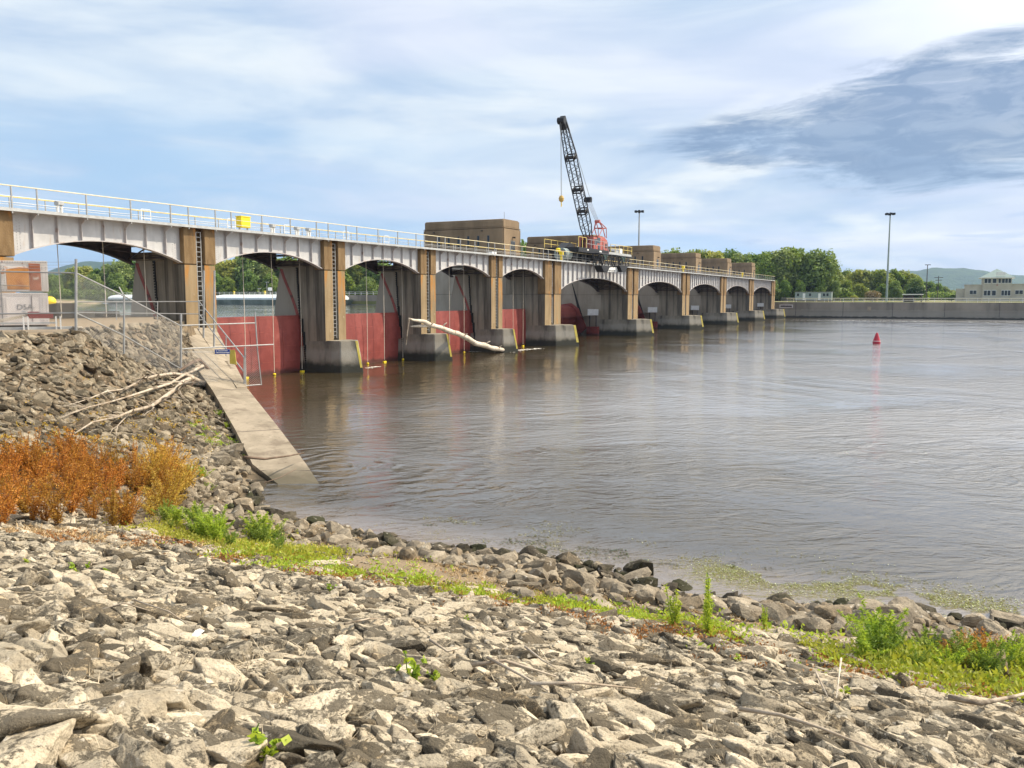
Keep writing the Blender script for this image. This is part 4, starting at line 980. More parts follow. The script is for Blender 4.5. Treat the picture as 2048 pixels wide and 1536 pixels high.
for z in (4.75, 5.3): m.box(XW+.5, XW+.56, -120, 40, z-.04, z+.03)
m.build('railing', MT['white'], t)
m = M()
for y in np.arange(-120, 40, 3.1): m.box(XW+9.5, XW+9.6, y-.05, y+.05, 4.2, 5.25)
m.box(XW+9.5, XW+9.6, -120, 40, 5.15, 5.3); m.box(XW+9.5, XW+9.6, -120, 40, 4.7, 4.8)
o = m.build('railing', MT['rail_cream'], None); tag(o, 'pale yellow railing set back behind the lock wall edge', 'railing')
t = thing('guide_wall', 'long upstream guide wall with a railing seen through the arches', 'wall', (243.6, 100, 0))
m = M(); m.box(243.7, 246.5, 58.2, 311, 0, 6.25); m.build('wall_face', MT['wall'], t)
m = M()
for y in np.arange(100, 310, 2.6): m.box(243.9, 243.98, y-.04, y+.04, 6.25, 7.35)
for z in (6.8, 7.35): m.box(243.9, 243.98, 100, 310, z-.04, z+.04)
m.build('railing', MT['white'], t)
for lab, y0, y1 in (('covered cargo barge moored along the guide wall, right of two', 186, 244.5), ('covered cargo barge moored farther off, left of two', 247, 303)):
    t = thing('cargo_barge', lab, 'barge', (238, (y0+y1)/2, 2.8), 0, 'covered barges along the guide wall')
    m = M(); m.loft([(233.4,y0+2,2.2),(243.2,y0+2,2.2),(243.2,y1-3,2.2),(233.4,y1-3,2.2)], [(232.9,y0,4.6),(243.4,y0,4.6),(243.4,y1,4.6),(232.9,y1,4.6)]); m.build('hull', MT['barge_hull'], t)
    n = 10
    for k in range(n):
        a, b = y0+1.5+(y1-y0-3)*k/n, y0+1.5+(y1-y0-3)*(k+1)/n-.12
        m = M(); m.front([(233.7,4.62),(242.7,4.62),(242.7,5.3),(241.2,6.1),(238.2,6.45),(235.2,6.1),(233.7,5.3)], a, b); m.build('cargo_cover', MT['barge_cover'], t)
lamp_l = ['tall thin lamp post on the guide wall, left one', 'tall thin lamp post on the guide wall beside the white board']
for k, px in enumerate((518, 534)):
    p = onX(px, 586, 245); t = thing('lamp_post', lamp_l[k], 'lamp', (p.x, p.y, 6.25), 0, 'lamp posts on the guide wall')
    h_ = 8.6 if k == 0 else 11
    m = M(); m.tube([(p.x,p.y,6.25),(p.x,p.y,h_)], .09, 6); m.build('pole', MT['galv'], t); m = M(); m.box(p.x-.2,p.x+.2,p.y-.9,p.y+.5,h_,h_+.2); m.build('lamp_head', MT['galv'], t)
p = onX(540, 586, 245); t = thing('notice_board', 'small white board on posts on the guide wall', 'sign', (p.x,p.y,6.25)); m = M(); m.box(p.x-.05,p.x+.05,p.y-.9,p.y+.9,7.9,9.1); m.build('board', MT['white'], t); m = M(); m.box(p.x-.06,p.x+.06,p.y-.08,p.y+.08,6.25,7.89); m.build('post', MT['galv'], t)
for k, px in enumerate((468, 530)):
    p = onX(px, 586, 244.9); o = M().lathe(p.x, p.y, [(0,7.9),(.3,7.8),(.4,7.2),(.35,6.25),(0,6.25)], 8).build('mooring_bitt', MT['yellow'], None); tag(o, ['yellow mooring post on the guide wall, left of two', 'yellow mooring post on the guide wall, right of two'][k], 'bollard', 'yellow posts on the guide wall')

def mast(px, yb, yt, D, lab, blk):
    p = onD(px, yb, D); zt = onD(px, yt, D).z; z0 = 4.2
    t = thing('light_mast', lab, 'light mast', (p.x, p.y, z0), 0, 'tall floodlight masts')
    m = M(); m.tube([(p.x,p.y,z0),(p.x,p.y,zt-1)], [.36,.17], 10); m.build('pole', MT['tank'] if blk else MT['galv'], t)
    m = M(); m.tube([(p.x,p.y,zt-1),(p.x,p.y,zt)], .22, 8); m.lathe(p.x, p.y, [(.9,zt-.55),(1.0,zt-.45),(.9,zt-.35)], 14); m.build('ring', MT['blacksteel'], t)
    for k in range(6):
        a = k*math.pi/3+.3; x, y = p.x+1.15*math.cos(a), p.y+1.15*math.sin(a)
        m = M(); m.box(x-.36,x+.36,y-.36,y+.36,zt-.75,zt-.15); m.build('floodlight', MT['blacksteel'], t, bevel=.05)
mast(1773, 597, 425, 262, 'tall floodlight mast standing right of the trees behind the lock wall', True)
mast(1276, 597, 420, 262, 'tall floodlight mast rising behind the gate house right of the crane', False)
def pole(px, yt, D, lab, r, arms):
    p = onD(px, 597, D); zt = onD(px, yt, D).z
    t = thing('utility_pole', lab, 'pole', (p.x, p.y, 4.2)); m = M(); m.tube([(p.x,p.y,4.2),(p.x,p.y,zt)], [r, r*.7], 7); m.build('pole', MT['under'], t)
    for k, (z, w_) in enumerate(arms): m = M(); m.box(p.x-.08,p.x+.08,p.y-w_,p.y+w_*(.9 if w_ > .6 else -.1),zt-z-.1,zt-z+.1); m.build('crossarm', MT['under'], t)
pole(1852, 529, 270, 'dark pole with a short arm left of the lock building', .16, [(.1, .9)])
pole(1875, 552, 330, 'thin utility pole with crossarms before the far hill', .16, [(.6, 1.6), (1.6, 1.2)])

# lock building -------------------------------------------
XB = 312.0; yv = lambda px: onX(px, 590, XB).y
zv = lambda py: onX(1990, py, XB).z
t = thing('lock_building', 'cream two storey lock control building with a pyramid roof', 'building', (XB, yv(1993), 4.15))
crm = surf('cream_wall_panels', (.42,.385,.32), (.50,.46,.39), .4, .8, .1, 3); roofm = plain('grey_green_metal_roof', (.17,.235,.215), .4)
yl, yr = yv(1964), yv(2022)
m = M(); m.box(XB, XB+11, yr, yl, 4.1, zv(555)); m.build('wall', crm, t, bevel=.04)
m = M(); m.box(XB+.6, XB+10, yl+.01, yv(1929), 4.1, zv(570)); m.box(XB+1.5, XB+9, yv(1929)+.01, yv(1912), 4.1, zv(577)); m.build('wing', crm, t)
m = M(); m.box(XB+.6, XB+10, yv(2075), yr-.01, 4.1, zv(569)); m.build('wing', crm, t)
m = M(); m.box(XB+.5, XB+10.1, yl+.01, yv(1928), zv(570), zv(568.8)); m.box(XB+.5, XB+10.1, yv(2076), yr-.01, zv(569), zv(567.8)); m.build('coping', crm, t)
ze = zv(554.5); za = zv(536.5); e = .8; cx_, cyy = XB+5.5, (yl+yr)/2
m = M(); base = [(XB-e,yl+e,ze),(XB-e,yr-e,ze),(XB+11+e,yr-e,ze),(XB+11+e,yl+e,ze)]
for i in range(4): m.face([base[i], base[(i+1)%4], (cx_,cyy,za)])
m.face(base[::-1]); rf_ = m.build('roof', roofm, t)
m = M(); m.box(XB-e-.05, XB+11+e+.05, yr-e-.05, yl+e+.05, ze-.3, ze-.02); m.build('eaves', MT['white'], rf_)
m = M(); m.box(XB-.38, XB-.2, cyy-2.2, cyy+.4, ze+.55, ze+1.6); m.build('dormer', MT['white'], rf_)
for (pa, pb) in ((1967,1981),(1983,1992),(1995,2000.5),(2002,2021)):
    for (y0, y1) in ((556.5,567),(580,592)):
        if pa == 1995 and y0 > 570: continue
        m = M(); m.box(XB-.06, XB, yv(pb), yv(pa), zv(y1), zv(y0)); f = m.build('window', MT['white'], t)
        n = max(1, int((pb-pa)/6))
        for k in range(n):
            a_, b_ = yv(pa)+(yv(pb)-yv(pa))*(k+.08)/n, yv(pa)+(yv(pb)-yv(pa))*(k+.92)/n
            m = M(); m.box(XB-.1, XB-.061, b_, a_, zv(y1)+.15, zv(y0)-.15); m.build('pane', MT['glass'], f)
for (pa, pb) in ((1939,1953), (2030,2046)):
    m = M(); m.box(XB+.5, XB+.6, yv(pb), yv(pa), zv(589), zv(580)); f = m.build('window', MT['white'], t)
    for k in range(2):
        a_, b_ = yv(pa)+(yv(pb)-yv(pa))*(k+.06)/2, yv(pa)+(yv(pb)-yv(pa))*(k+.94)/2; m = M(); m.box(XB+.45, XB+.499, b_, a_, zv(589)+.12, zv(580)-.12); m.build('pane', MT['glass'], f)
m = M(); m.box(XB-.05, XB, yv(1995), yv(1991.5), zv(571), zv(569)); m.build('red_plaque', MT['gate_red'], t)
# trailer, shelter
XTR = 286.0; tv = lambda px: onX(px, 590, XTR).y
t = thing('site_trailer', 'long grey green site trailer in front of the tall trees', 'trailer', (XTR, tv(1626), 4.15))
zt_ = onX(1626, 584.5, XTR).z; m = M(); m.box(XTR, XTR+3, tv(1663), tv(1590), 4.6, zt_); m.build('body', MT['tank'], t, bevel=.05)
m = M(); m.box(XTR-.1, XTR+3.1, tv(1663.5), tv(1589.5), zt_, zt_+.12); m.build('roof', MT['galv'], t)
m = M(); m.box(XTR+.2, XTR+2.8, tv(1662), tv(1591), 4.15, 4.6); m.build('skirt', MT['under'], t)
for px in (1608, 1639): m = M(); m.box(XTR-.05, XTR, tv(px+2.5), tv(px-2.5), 4.65, zt_-.35); m.build('door', MT['white'], t)
for px in (1596, 1620, 1648, 1655): m = M(); m.box(XTR-.05, XTR, tv(px+2), tv(px-2), zt_-1.2, zt_-.4); m.build('window', MT['glass'], t)
t = thing('picnic_shelter', 'low flat roofed open shelter beneath a dark round tree', 'shelter', (276, onX(1825,590,276).y, 4.15)); sv = lambda px: onX(px, 590, 276).y
zs = onX(1825, 588, 276).z; m = M(); m.box(274, 279, sv(1846), sv(1805), zs-.25, zs); m.build('roof', MT['white'], t)
for x in (274.3, 278.6):
    for px in (1808, 1826, 1843): m = M(); m.box(x-.12, x+.12, sv(px)-.12, sv(px)+.12, 4.15, zs-.25); m.build('post', MT['under'], t)
m = M(); m.box(277, 278.4, sv(1828), sv(1809), 4.15, zs-.4); m.build('cabinet', MT['under'], t)
# ------------------------------------------------------------ trees
def leafcloud(lobes, n, size, seed, shell=.55):
    """n leaf clumps (bent quads) spread through a set of ellipsoid lobes; returns V,F and a clump id"""
    r = np.random.default_rng(seed); L = np.array(lobes, float); vol = L[:,3]*L[:,4]*L[:,5]; w_ = vol**.8/ (vol**.8).sum()
    k = r.choice(len(L), n, p=w_); d = r.normal(size=(n,3)); d /= np.linalg.norm(d,axis=1)[:,None]
    rad = shell+(1-shell)*r.uniform(size=n)**.7; rad *= 1+.16*np.sin(d[:,0]*5+k)*np.cos(d[:,1]*6+k*2)
    c = L[k,:3]+d*rad[:,None]*L[k,3:6]
    nrm = d*.7+r.normal(size=(n,3))*.65+np.array([0,0,.35]); nrm /= np.linalg.norm(nrm,axis=1)[:,None]
    t = np.cross(nrm, r.normal(size=(n,3))); t /= np.linalg.norm(t,axis=1)[:,None]; b = np.cross(nrm, t)
    s1 = size*r.uniform(.6,1.5,n)[:,None]; s2 = s1*r.uniform(.45,.9,n)[:,None]
    V = np.stack([c-t*s1, c-b*s2+nrm*s1*.15, c+t*s1, c+b*s2-nrm*s1*.1], 1).reshape(-1,3)
    return V, np.arange(4*n).reshape(n,4)
def leaf_mat(name, c1, c2, tr=.25, vary=.3, rough=.6):
    m_ = bpy.data.materials.new(name); m_.use_nodes = True; t = m_.node_tree; g = G(t); b = t.nodes['Principled BSDF']
    ri = g.n('ShaderNodeNewGeometry').outputs['Random Per Island']; ob = g.n('ShaderNodeObjectInfo').outputs['Random']
    f = g.m('FRACT', g.m('ADD', ri, g.m('MULTIPLY', ob, 3.7)))
    c = g.mix(f, c1, c2)
    v_ = g.m('ADD', 1-vary, g.m('MULTIPLY', ob, 2*vary)); c = g.mix(1, c, g.xyz(v_, g.m('ADD', .5, g.m('MULTIPLY', v_, .5)), v_), 'MULTIPLY')
    g.put(b.inputs['Base Color'], c); b.inputs['Roughness'].default_value = rough; b.inputs['Specular IOR Level'].default_value = .2
    tl = g.n('ShaderNodeBsdfTranslucent'); g.put(tl.inputs[0], g.mix(1, c, (1.6,1.5,.7), 'MULTIPLY'))
    mx = g.n('ShaderNodeMixShader'); mx.inputs[0].default_value = tr; t.links.new(b.outputs[0], mx.inputs[1]); t.links.new(tl.outputs[0], mx.inputs[2])
    t.links.new(mx.outputs[0], t.nodes['Material Output'].inputs[0]); return m_
leafA = leaf_mat('cottonwood_leaves', (.085,.15,.025), (.25,.34,.07)); leafB = leaf_mat('willow_leaves', (.12,.18,.045), (.27,.34,.11)); leafC = leaf_mat('yellow_green_leaves', (.16,.20,.035), (.34,.38,.08))
bark = surf('bark', (.08,.06,.045), (.14,.11,.08), 4, .9, .3)
def make_tree(seed, H, Wd, mat, name='broadleaf_tree'):
    r = random.Random(seed); t = thing(name, 'x', 'tree', (0,0,0), 0, None)
    lobes = []; nl = r.randint(13, 18)
    for k in range(nl):
        u = k/(nl-1); z = H*(.22+.66*u); rr = Wd*.5*math.sin(math.pi*(.18+.70*u))**.8
        a = k*2.4+r.uniform(-.5,.5); off = rr*r.uniform(.35,.75)
        s_ = Wd*r.uniform(.15,.25)
        lobes.append((off*math.cos(a), off*math.sin(a), z, s_*1.1, s_*1.1, s_*r.uniform(.8,1.3)))
    lobes.append((0,0,H*.86,Wd*.16,Wd*.16,H*.12)); lobes.append((0,0,H*.5,Wd*.26,Wd*.26,H*.26))
    m = M(); m.tube([(0,0,-.3),(r.uniform(-.2,.2),0,H*.3),(r.uniform(-.5,.5),.2,H*.6),(0,0,H*.85)], [H*.022,H*.016,H*.009,.03], 7)
    for lb in lobes[:10]:
        zs = H*r.uniform(.2,.5); m.tube([(0,0,zs), (lb[0]*.5,lb[1]*.5,(zs+lb[2])/2+.3), (lb[0],lb[1],lb[2])], [H*.008,H*.005,.03], 5)
    m.build('trunk', bark, t)
    V, F = leafcloud(lobes, 4200, .34, seed); V2, F2 = leafcloud(lobes, 1500, .5, seed+50, .1)
    link('crown', np_mesh('crown', np.concatenate([V,V2]), np.concatenate([F,F2+len(V)]), mat, False), t); return t
protos = [make_tree(11, 16, 11, leafA), make_tree(12, 16, 10, leafA), make_tree(13, 16, 12, leafB), make_tree(14, 16, 9, leafA), make_tree(15, 16, 12, leafC), make_tree(16, 16, 10, leafB)]
TL = {0:'dense mid green tree', 1:'upright mid green tree', 2:'broad grey green tree', 3:'narrow dark green tree', 4:'wide yellow green tree', 5:'pale grey green tree'}
spec = []   # px, top row, distance, zone
rt_ = random.Random(4)
for px in range(100, 320, 24): spec.append((px, np.interp(px, [100,125,165,200,260,320],[566,548,527,534,522,516])+rt_.uniform(-2,5), 388+rt_.uniform(-6,6), 'in the first arch'))
for px in range(408, 610, 24): spec.append((px, np.interp(px, [408,450,490,530,580,620],[522,520,506,508,514,522])+rt_.uniform(-3,4), 356+rt_.uniform(-6,6), 'in the second arch'))
for px in range(668, 790, 25): spec.append((px, np.interp(px, [668,700,740,790],[528,520,518,524])+rt_.uniform(-3,4), 330+rt_.uniform(-6,6), 'in the third arch'))
for px in (1040, 1052): spec.append((px, 490+rt_.uniform(-3,3), 300, 'between the two largest gate houses'))
for px in range(1325, 1530, 22): spec.append((px, np.interp(px, [1325,1360,1400,1460,1500,1530],[508,500,502,505,510,506])+rt_.uniform(-4,4), 322+rt_.uniform(-6,6), 'above the far gate houses'))
for px in range(1535, 1672, 20): spec.append((px, np.interp(px, [1535,1560,1575,1600,1622,1645,1672],[512,500,498,510,508,505,540])+rt_.uniform(-3,3), 300+rt_.uniform(-5,6), 'behind the site trailer'))
for px in range(1672, 1836, 19): spec.append((px, np.interp(px, [1672,1700,1760,1800,1820,1840],[540,541,541,540,546,560])+rt_.uniform(-3,3), 330+rt_.uniform(-6,6), 'between trailer and dark pole'))
for px in range(1842, 1910, 16): spec.append((px, np.interp(px, [1842,1870,1890,1910],[560,566,574,583])+rt_.uniform(-1,2), 420, 'before the far hill'))
for px in (110, 150, 190, 235, 280): spec.append((px, 556+rt_.uniform(-8,8), 372, 'low at the front of the first arch'))
for px in (425, 455, 500, 540, 585, 690, 735): spec.append((px, 548+rt_.uniform(-8,8), 335-(px > 650)*18, 'low behind the guide wall'))
for px in (1545, 1570, 1600, 1640, 1668, 1690, 1720, 1765, 1790, 1830): spec.append((px, 565+rt_.uniform(-8,4), 292+(px > 1680)*14, 'low in front on the lock bank'))
ordn = ['first','second','third','fourth','fifth','sixth','seventh','eighth','ninth','tenth','eleventh','twelfth']
used = set(); cnt = {}
for i, (px, ty, D, zone) in enumerate(spec):
    k = (4 if (zone.startswith('between trailer') and i % 3 == 0) else (i*5+i//3) % 6)
    if ty > 540 and k == 4 and px < 1000: k = 0
    p = onD(px, 597, D); z0 = 4.1; top = onD(px, ty, D).z; sc_ = (top-z0)/15.6
    cnt[zone] = cnt.get(zone, 0)+1
    lab = '%s, %s from left %s' % (TL[k], ordn[min(cnt[zone],12)-1], zone)
    wv = rt_.uniform(.95,1.25)
    if k in used: o = dup(protos[k], (p.x,p.y,z0), rt_.uniform(0,6.28), lab, (max(sc_,.45)*wv,)*2+(sc_,))
    else:
        o = protos[k]; used.add(k); o['label'] = lab; o.location = (p.x,p.y,z0); o.scale = (max(sc_,.45)*wv,)*2+(sc_,)
    o['group'] = 'trees on the far banks'
# shrubs on the lock bank
def shrub(px, pw, ty, D, mat, lab, n=1500, trunk=False, size=.2, name='shrub'):
    p = onD(px, 597, D); h_ = onD(px, ty, D).z-4.15; w_ = pw*D/FPX/2
    t = thing(name, lab, 'shrub' if not trunk else 'tree', (p.x,p.y,4.15)); 
    lob = [(w_*.5*math.cos(a), w_*.5*math.sin(a), h_*(.5 if not trunk else .62), w_*.6, w_*.6, h_*(.42 if not trunk else .32)) for a in np.arange(0, 6.2, 1.05)]+[(0,0,h_*.6,w_*.6,w_*.6,h_*.38)]
    V, F = leafcloud(lob, n, size, int(px)); link('foliage', np_mesh('foliage', V, F, mat), t)
    M().tube([(p.x,p.y,4.1),(p.x,p.y,4.15+h_*.6)], [.12,.05], 5).build('stem', bark, t)
shrub(1745, 30, 580, 268, leaf_mat('dusty_pink_flowers', (.20,.13,.09), (.34,.25,.19)), 'round pinkish brown shrub left of the floodlight mast')
shrub(1831, 34, 572, 282, leaf_mat('dark_spruce_leaves', (.015,.04,.012), (.04,.085,.025)), 'dark round crowned tree rising behind the shelter roof', 2400, True, .25, 'round_tree')
shrub(1903, 16, 588, 285, leafA, 'low dark bush left of the lock building, first of two'); shrub(1925, 24, 585, 290, leafA, 'wide dark bush against the left wing of the lock building'); shrub(2034, 22, 588, 290, leafB, 'low bush in front of the right wing of the lock building')
shrub(1708, 14, 591, 275, leafC, 'small yellow green bush between the trailer and the pink shrub')
# understory that closes the foot of the tree rows
def under(name, pts, n, seed):
    r = np.random.default_rng(seed); V = []; F = []
    for px, D, h_ in pts:
        p = onD(px, 597, D); V_, F_ = leafcloud([(p.x,p.y,4.1+h_*.4,3.2,3.2,h_*.6)], n, .42, seed+int(px)); F.append(F_+sum(len(q) for q in V)); V.append(V_)
    o = bpy.data.objects.new(name, np_mesh(name, np.concatenate(V), np.concatenate(F), leafA)); COL.objects.link(o); tag(o, kind='stuff')
under('undergrowth', [(px, 368, 5) for px in range(95, 330, 12)]+[(px, 345, 6) for px in range(420, 610, 12)]+[(px, 318, 6) for px in range(680, 780, 12)]+[(px, 300, 5) for px in range(1340, 1540, 12)]+[(px, 304, 5) for px in range(1540, 1700, 11)]+[(px, 322, 4.5) for px in range(1700, 1850, 11)]+[(px, 400, 4) for px in range(1850, 1960, 9)], 260, 3)
# ------------------------------------------------------------ stones
def ico(sub):
    bm = bmesh.new(); bmesh.ops.create_icosphere(bm, subdivisions=sub, radius=1)
    V = np.array([v.co[:] for v in bm.verts]); F = np.array([[v.index for v in f.verts] for f in bm.faces]); bm.free(); return V, F
ICO = {k: ico(k) for k in (1, 2, 3, 4, 5)}
def rock_shape(seed, sub, rough=1.0):
    r = np.random.default_rng(seed); V, F = ICO[sub]
    n = r.integers(9, 14); N = r.normal(size=(n,3)); N /= np.linalg.norm(N,axis=1)[:,None]; N = np.concatenate([N, [[0,0,1],[0,0,-1]]]); N[-2:] += r.normal(size=(2,3))*.12
    N /= np.linalg.norm(N,axis=1)[:,None]; d = r.uniform(.50,.88,n+2); d[-2:] = r.uniform(.42,.62,2)
    c = np.maximum(V @ N.T, 1e-3); R_ = d[None]/c; k = 44
    rad = -np.log(np.exp(-k*np.minimum(R_, 3)).sum(1))/k; rad = np.clip(rad, .2, 1.25)
    P = V*rad[:,None]
    if sub >= 4:
        nz = np.array([noise.fractal(Vector(p*2.2)+Vector((seed*3.1,0,0)), 1.0, 2.1, 5)*.055 + abs(noise.noise(Vector(p*5.5)+Vector((0,seed,0))))*-.035 + noise.noise(Vector(p*14)+Vector((0,seed,5)))*.012 for p in P])
        P = P*(1+nz[:,None]*rough)
        # bedding steps
        P[:,2] += .018*np.sign(np.sin(P[:,2]*22+np.array([noise.noise(Vector(p*2)) for p in P])*5))*rough
    elif sub == 3:
        P = P*(1+(r.normal(size=len(P))*.012)[:,None]*rough)
        ph = r.uniform(0,6,3); P = P*(1+.035*np.sin(P[:,0]*7+ph[0])*np.sin(P[:,1]*8+ph[1]))[:,None]
    return P, F
def rock_mat(name, base1, base2, dark, darkamt, lo=.5, hi=.6, warm=(.42,.30,.16), bd=.02):
    m_ = bpy.data.materials.new(name); m_.use_nodes = True; t = m_.node_tree; g = G(t); b = t.nodes['Principled BSDF']
    geo = g.n('ShaderNodeNewGeometry'); pos = geo.outputs['Position']; ri = geo.outputs['Random Per Island']; ob = g.n('ShaderNodeObjectInfo').outputs['Random']
    rnd = g.m('FRACT', g.m('ADD', ri, ob)); rnd2 = g.m('FRACT', g.m('MULTIPLY', rnd, 17.3))
    wp = g.v('ADD', pos, g.xyz(g.m('MULTIPLY', rnd, 30), 0, g.m('MULTIPLY', rnd2, 20)))
    c = g.mix(g.ramp(g.noise(wp, 3.0, 5, .6), .3, .7), base1, base2)
    c = g.mix(g.m('MULTIPLY', g.ramp(rnd2, .70, .95), .55), c, warm)
    v_ = g.m('ADD', .70, g.m('MULTIPLY', rnd, .48)); c = g.mix(1, c, g.xyz(v_, v_, v_), 'MULTIPLY')
    # grain, then dark crusty lichen in irregular patches, heavier on some stones
    c = g.mix(g.m('MULTIPLY', g.ramp(g.noise(wp, 38, 4, .65), .50, .68), .55), c, tuple(x*.35 for x in base1))
    am = g.m('ADD', g.m('MULTIPLY', rnd2, .16), -.08)
    pat = g.m('ADD', g.m('ADD', g.m('MULTIPLY', g.noise(wp, 4.5, 5, .6, .3), .52), g.m('MULTIPLY', g.noise(wp, 30, 7, .78), .48)), am)
    dk = g.m('MULTIPLY', g.ramp(pat, lo, hi), darkamt)
    c = g.mix(dk, c, dark)
    c = g.mix(g.m('MULTIPLY', g.ramp(g.noise(g.v('ADD', wp, (9,9,9)), 7, 5, .6), .62, .68), .6), c, (.66,.60,.50))
    g.put(b.inputs['Base Color'], c); b.inputs['Roughness'].default_value = .9; b.inputs['Specular IOR Level'].default_value = .15
    hgt = g.m('ADD', g.m('ADD', g.m('MULTIPLY', g.noise(wp, 9, 5, .6), 1.6), g.noise(wp, 45, 5, .7)), g.m('MULTIPLY', dk, .5))
    bp = g.n('ShaderNodeBump'); bp.inputs['Strength'].default_value = .9; bp.inputs['Distance'].default_value = bd
    g.put(bp.inputs['Height'], hgt); g.put(b.inputs['Normal'], bp.outputs[0]); return m_
RK = {'pale': rock_mat('pale_limestone', (.42,.35,.25), (.62,.53,.39), (.085,.072,.053), .85, .50, .565),
      'dark': rock_mat('lichened_limestone', (.35,.295,.215), (.53,.455,.335), (.065,.056,.042), .9, .47, .545),
      'shore': rock_mat('shore_limestone', (.20,.165,.12), (.38,.32,.235), (.11,.095,.07), .7, .54, .66, (.30,.22,.13)),
      'wet': rock_mat('wet_dark_stone', (.06,.05,.038), (.12,.10,.07), (.03,.03,.015), .8, .45, .6, (.07,.08,.03)),
      'slope': rock_mat('weathered_slope_stone', (.20,.165,.115), (.38,.315,.225), (.065,.054,.036), .85, .47, .57, (.33,.21,.12), .03)}
rr_ = np.random.default_rng(21)
def rotmat(a, b, c):
    ca, sa, cb, sb, cc, sc__ = np.cos(a), np.sin(a), np.cos(b), np.sin(b), np.cos(c), np.sin(c)
    Rz = np.array([[cc,-sc__,0],[sc__,cc,0],[0,0,1]]); Rx = np.array([[1,0,0],[0,ca,-sa],[0,sa,ca]]); Ry = np.array([[cb,0,sb],[0,1,0],[-sb,0,cb]])
    return Rz @ Ry @ Rx
def dart(x0, x1, y0, y1, rad, keep, tries, pk=.80):
    """random spacing, radius varies with place"""
    cell = {}; out = []; cs = .6
    X = rr_.uniform(x0, x1, tries); Y = rr_.uniform(y0, y1, tries); U = rr_.uniform(size=tries)
    kp = keep(X, Y)
    for x, y, u, k_ in zip(X, Y, U, kp):
        if not k_: continue
        r_ = rad(x, y, u); gx, gy = int(x//cs), int(y//cs); ok = True
        for i in (-1,0,1):
            for j in (-1,0,1):
                for (a, b, q) in cell.get((gx+i, gy+j), ()):
                    if (a-x)**2+(b-y)**2 < ((q+r_)*pk)**2: ok = False; break
                if not ok: break
            if not ok: break
        if ok: cell.setdefault((gx,gy), []).append((x,y,r_)); out.append((x,y,r_))
    return out
def infr(X, Y, mg=.26):
    d = X*cth+Y*sth; r_ = X*sth-Y*cth; z = height(X, Y)-HC; D = d*ctl-z*stl; U = d*stl+z*ctl
    u = FPX*r_/D/1024; v = -FPX*U/D/768
    return (D > .5) & (np.abs(u) < 1+mg+.6/np.maximum(D,1)) & (v < 1+mg+.9/np.maximum(D,1)), D
zoneA = lambda X, Y: infr(X, Y)[0] & (X < 11.9+.4*np.sin(Y*1.3)) & (height(X, Y) - (.9+.27*(11.5-X)) < .55)
ptsA = dart(-.5, 12.4, -12, 19, lambda x, y, u: ((.050+.065*u**1.7) if u < .95 else .14)*(1.08+.55*min(1, max(0, (5.0-x)/3))), zoneA, 200000, .78)
zoneB = lambda X, Y: infr(X, Y)[0] & (X > 12.6+.5*np.sin(Y*.9)) & (X < 16.9) & (Y < 18.5) & ((ramp_side(X, Y) < -.25) | (Y < 15.4))
ptsB = dart(12, 18, -9, 18.5, lambda x, y, u: .07+.17*u**2.2*(1.25 if y < 6 else 1), lambda X, Y: zoneB(X, Y) & (rr_.uniform(size=len(X)) < np.clip(.25+(X-12.6)*.5, 0, 1)), 9000)
zoneB2 = lambda X, Y: infr(X, Y)[0] & (X > 16.5) & (X < 20.6) & (Y > 15.3) & (Y < 21) & (ramp_side(X, Y) < -.2)
ptsB += dart(16, 21, 14.5, 21, lambda x, y, u: .10+.22*u**2, zoneB2, 1500)
zoneC = lambda X, Y: infr(X, Y)[0] & (height(X, Y) > .35) & (height(X, Y) < 4.37) & (Y > 16.6) & (Y < 41) & (ramp_side(X, Y) < -.05) & ((height(X, Y) - (.9+.27*(11.5-X)) > .5) | (X > 12))
ptsC = dart(-3, 38, 15, 41, lambda x, y, u: .10+.15*u**1.7, zoneC, 90000, .68)
allr = []
for z_, P_ in (('A', ptsA), ('B', ptsB), ('C', ptsC)):
    for x, y, r_ in P_: allr.append((x, y, r_, z_))
XY = np.array([(a[0], a[1]) for a in allr]); HT = height(XY[:,0], XY[:,1]); e_ = .25
GX = (height(XY[:,0]+e_, XY[:,1])-height(XY[:,0]-e_, XY[:,1]))/(2*e_); GY = (height(XY[:,0], XY[:,1]+e_)-height(XY[:,0], XY[:,1]-e_))/(2*e_)
inf_, DD = infr(XY[:,0], XY[:,1], -.02)
app = np.array([a[2] for a in allr])/DD*inf_
rank = np.argsort(-app)
big = set(rank[:288].tolist()); app_n = np.zeros(len(app)); app_n[rank[:288]] = np.linspace(1, 0, 288)
hi_shapes = {k: [] for k in ('pale', 'dark', 'shore')}
for k in hi_shapes:
    for i in range(10):
        P, F = rock_shape(100+i+{'pale':0,'dark':20,'shore':40}[k], 5 if k != 'shore' else 4)
        me = np_mesh('stone', P, F, RK[k], True)
        me.polygons.foreach_set('use_smooth', np.full(len(F), k != 'shore'))
        hi_shapes[k].append(me)
lo_shapes = [rock_shape(300+i, 3) for i in range(14)]; lo2 = [rock_shape(340+i, 2) for i in range(12)]
acc = {'pale': [[], [], 0], 'dark': [[], [], 0], 'shore': [[], [], 0], 'slope': [[], [], 0], 'wet': [[], [], 0]}
LB = {'pale': 'pale cream limestone block bedded in the near riprap', 'dark': 'grey limestone block crusted with dark lichen in the near riprap', 'shore': 'loose grey brown boulder lying near the waterline'}
GR = {'pale': 'pale riprap stones', 'dark': 'dark lichened riprap stones', 'shore': 'loose shore boulders'}
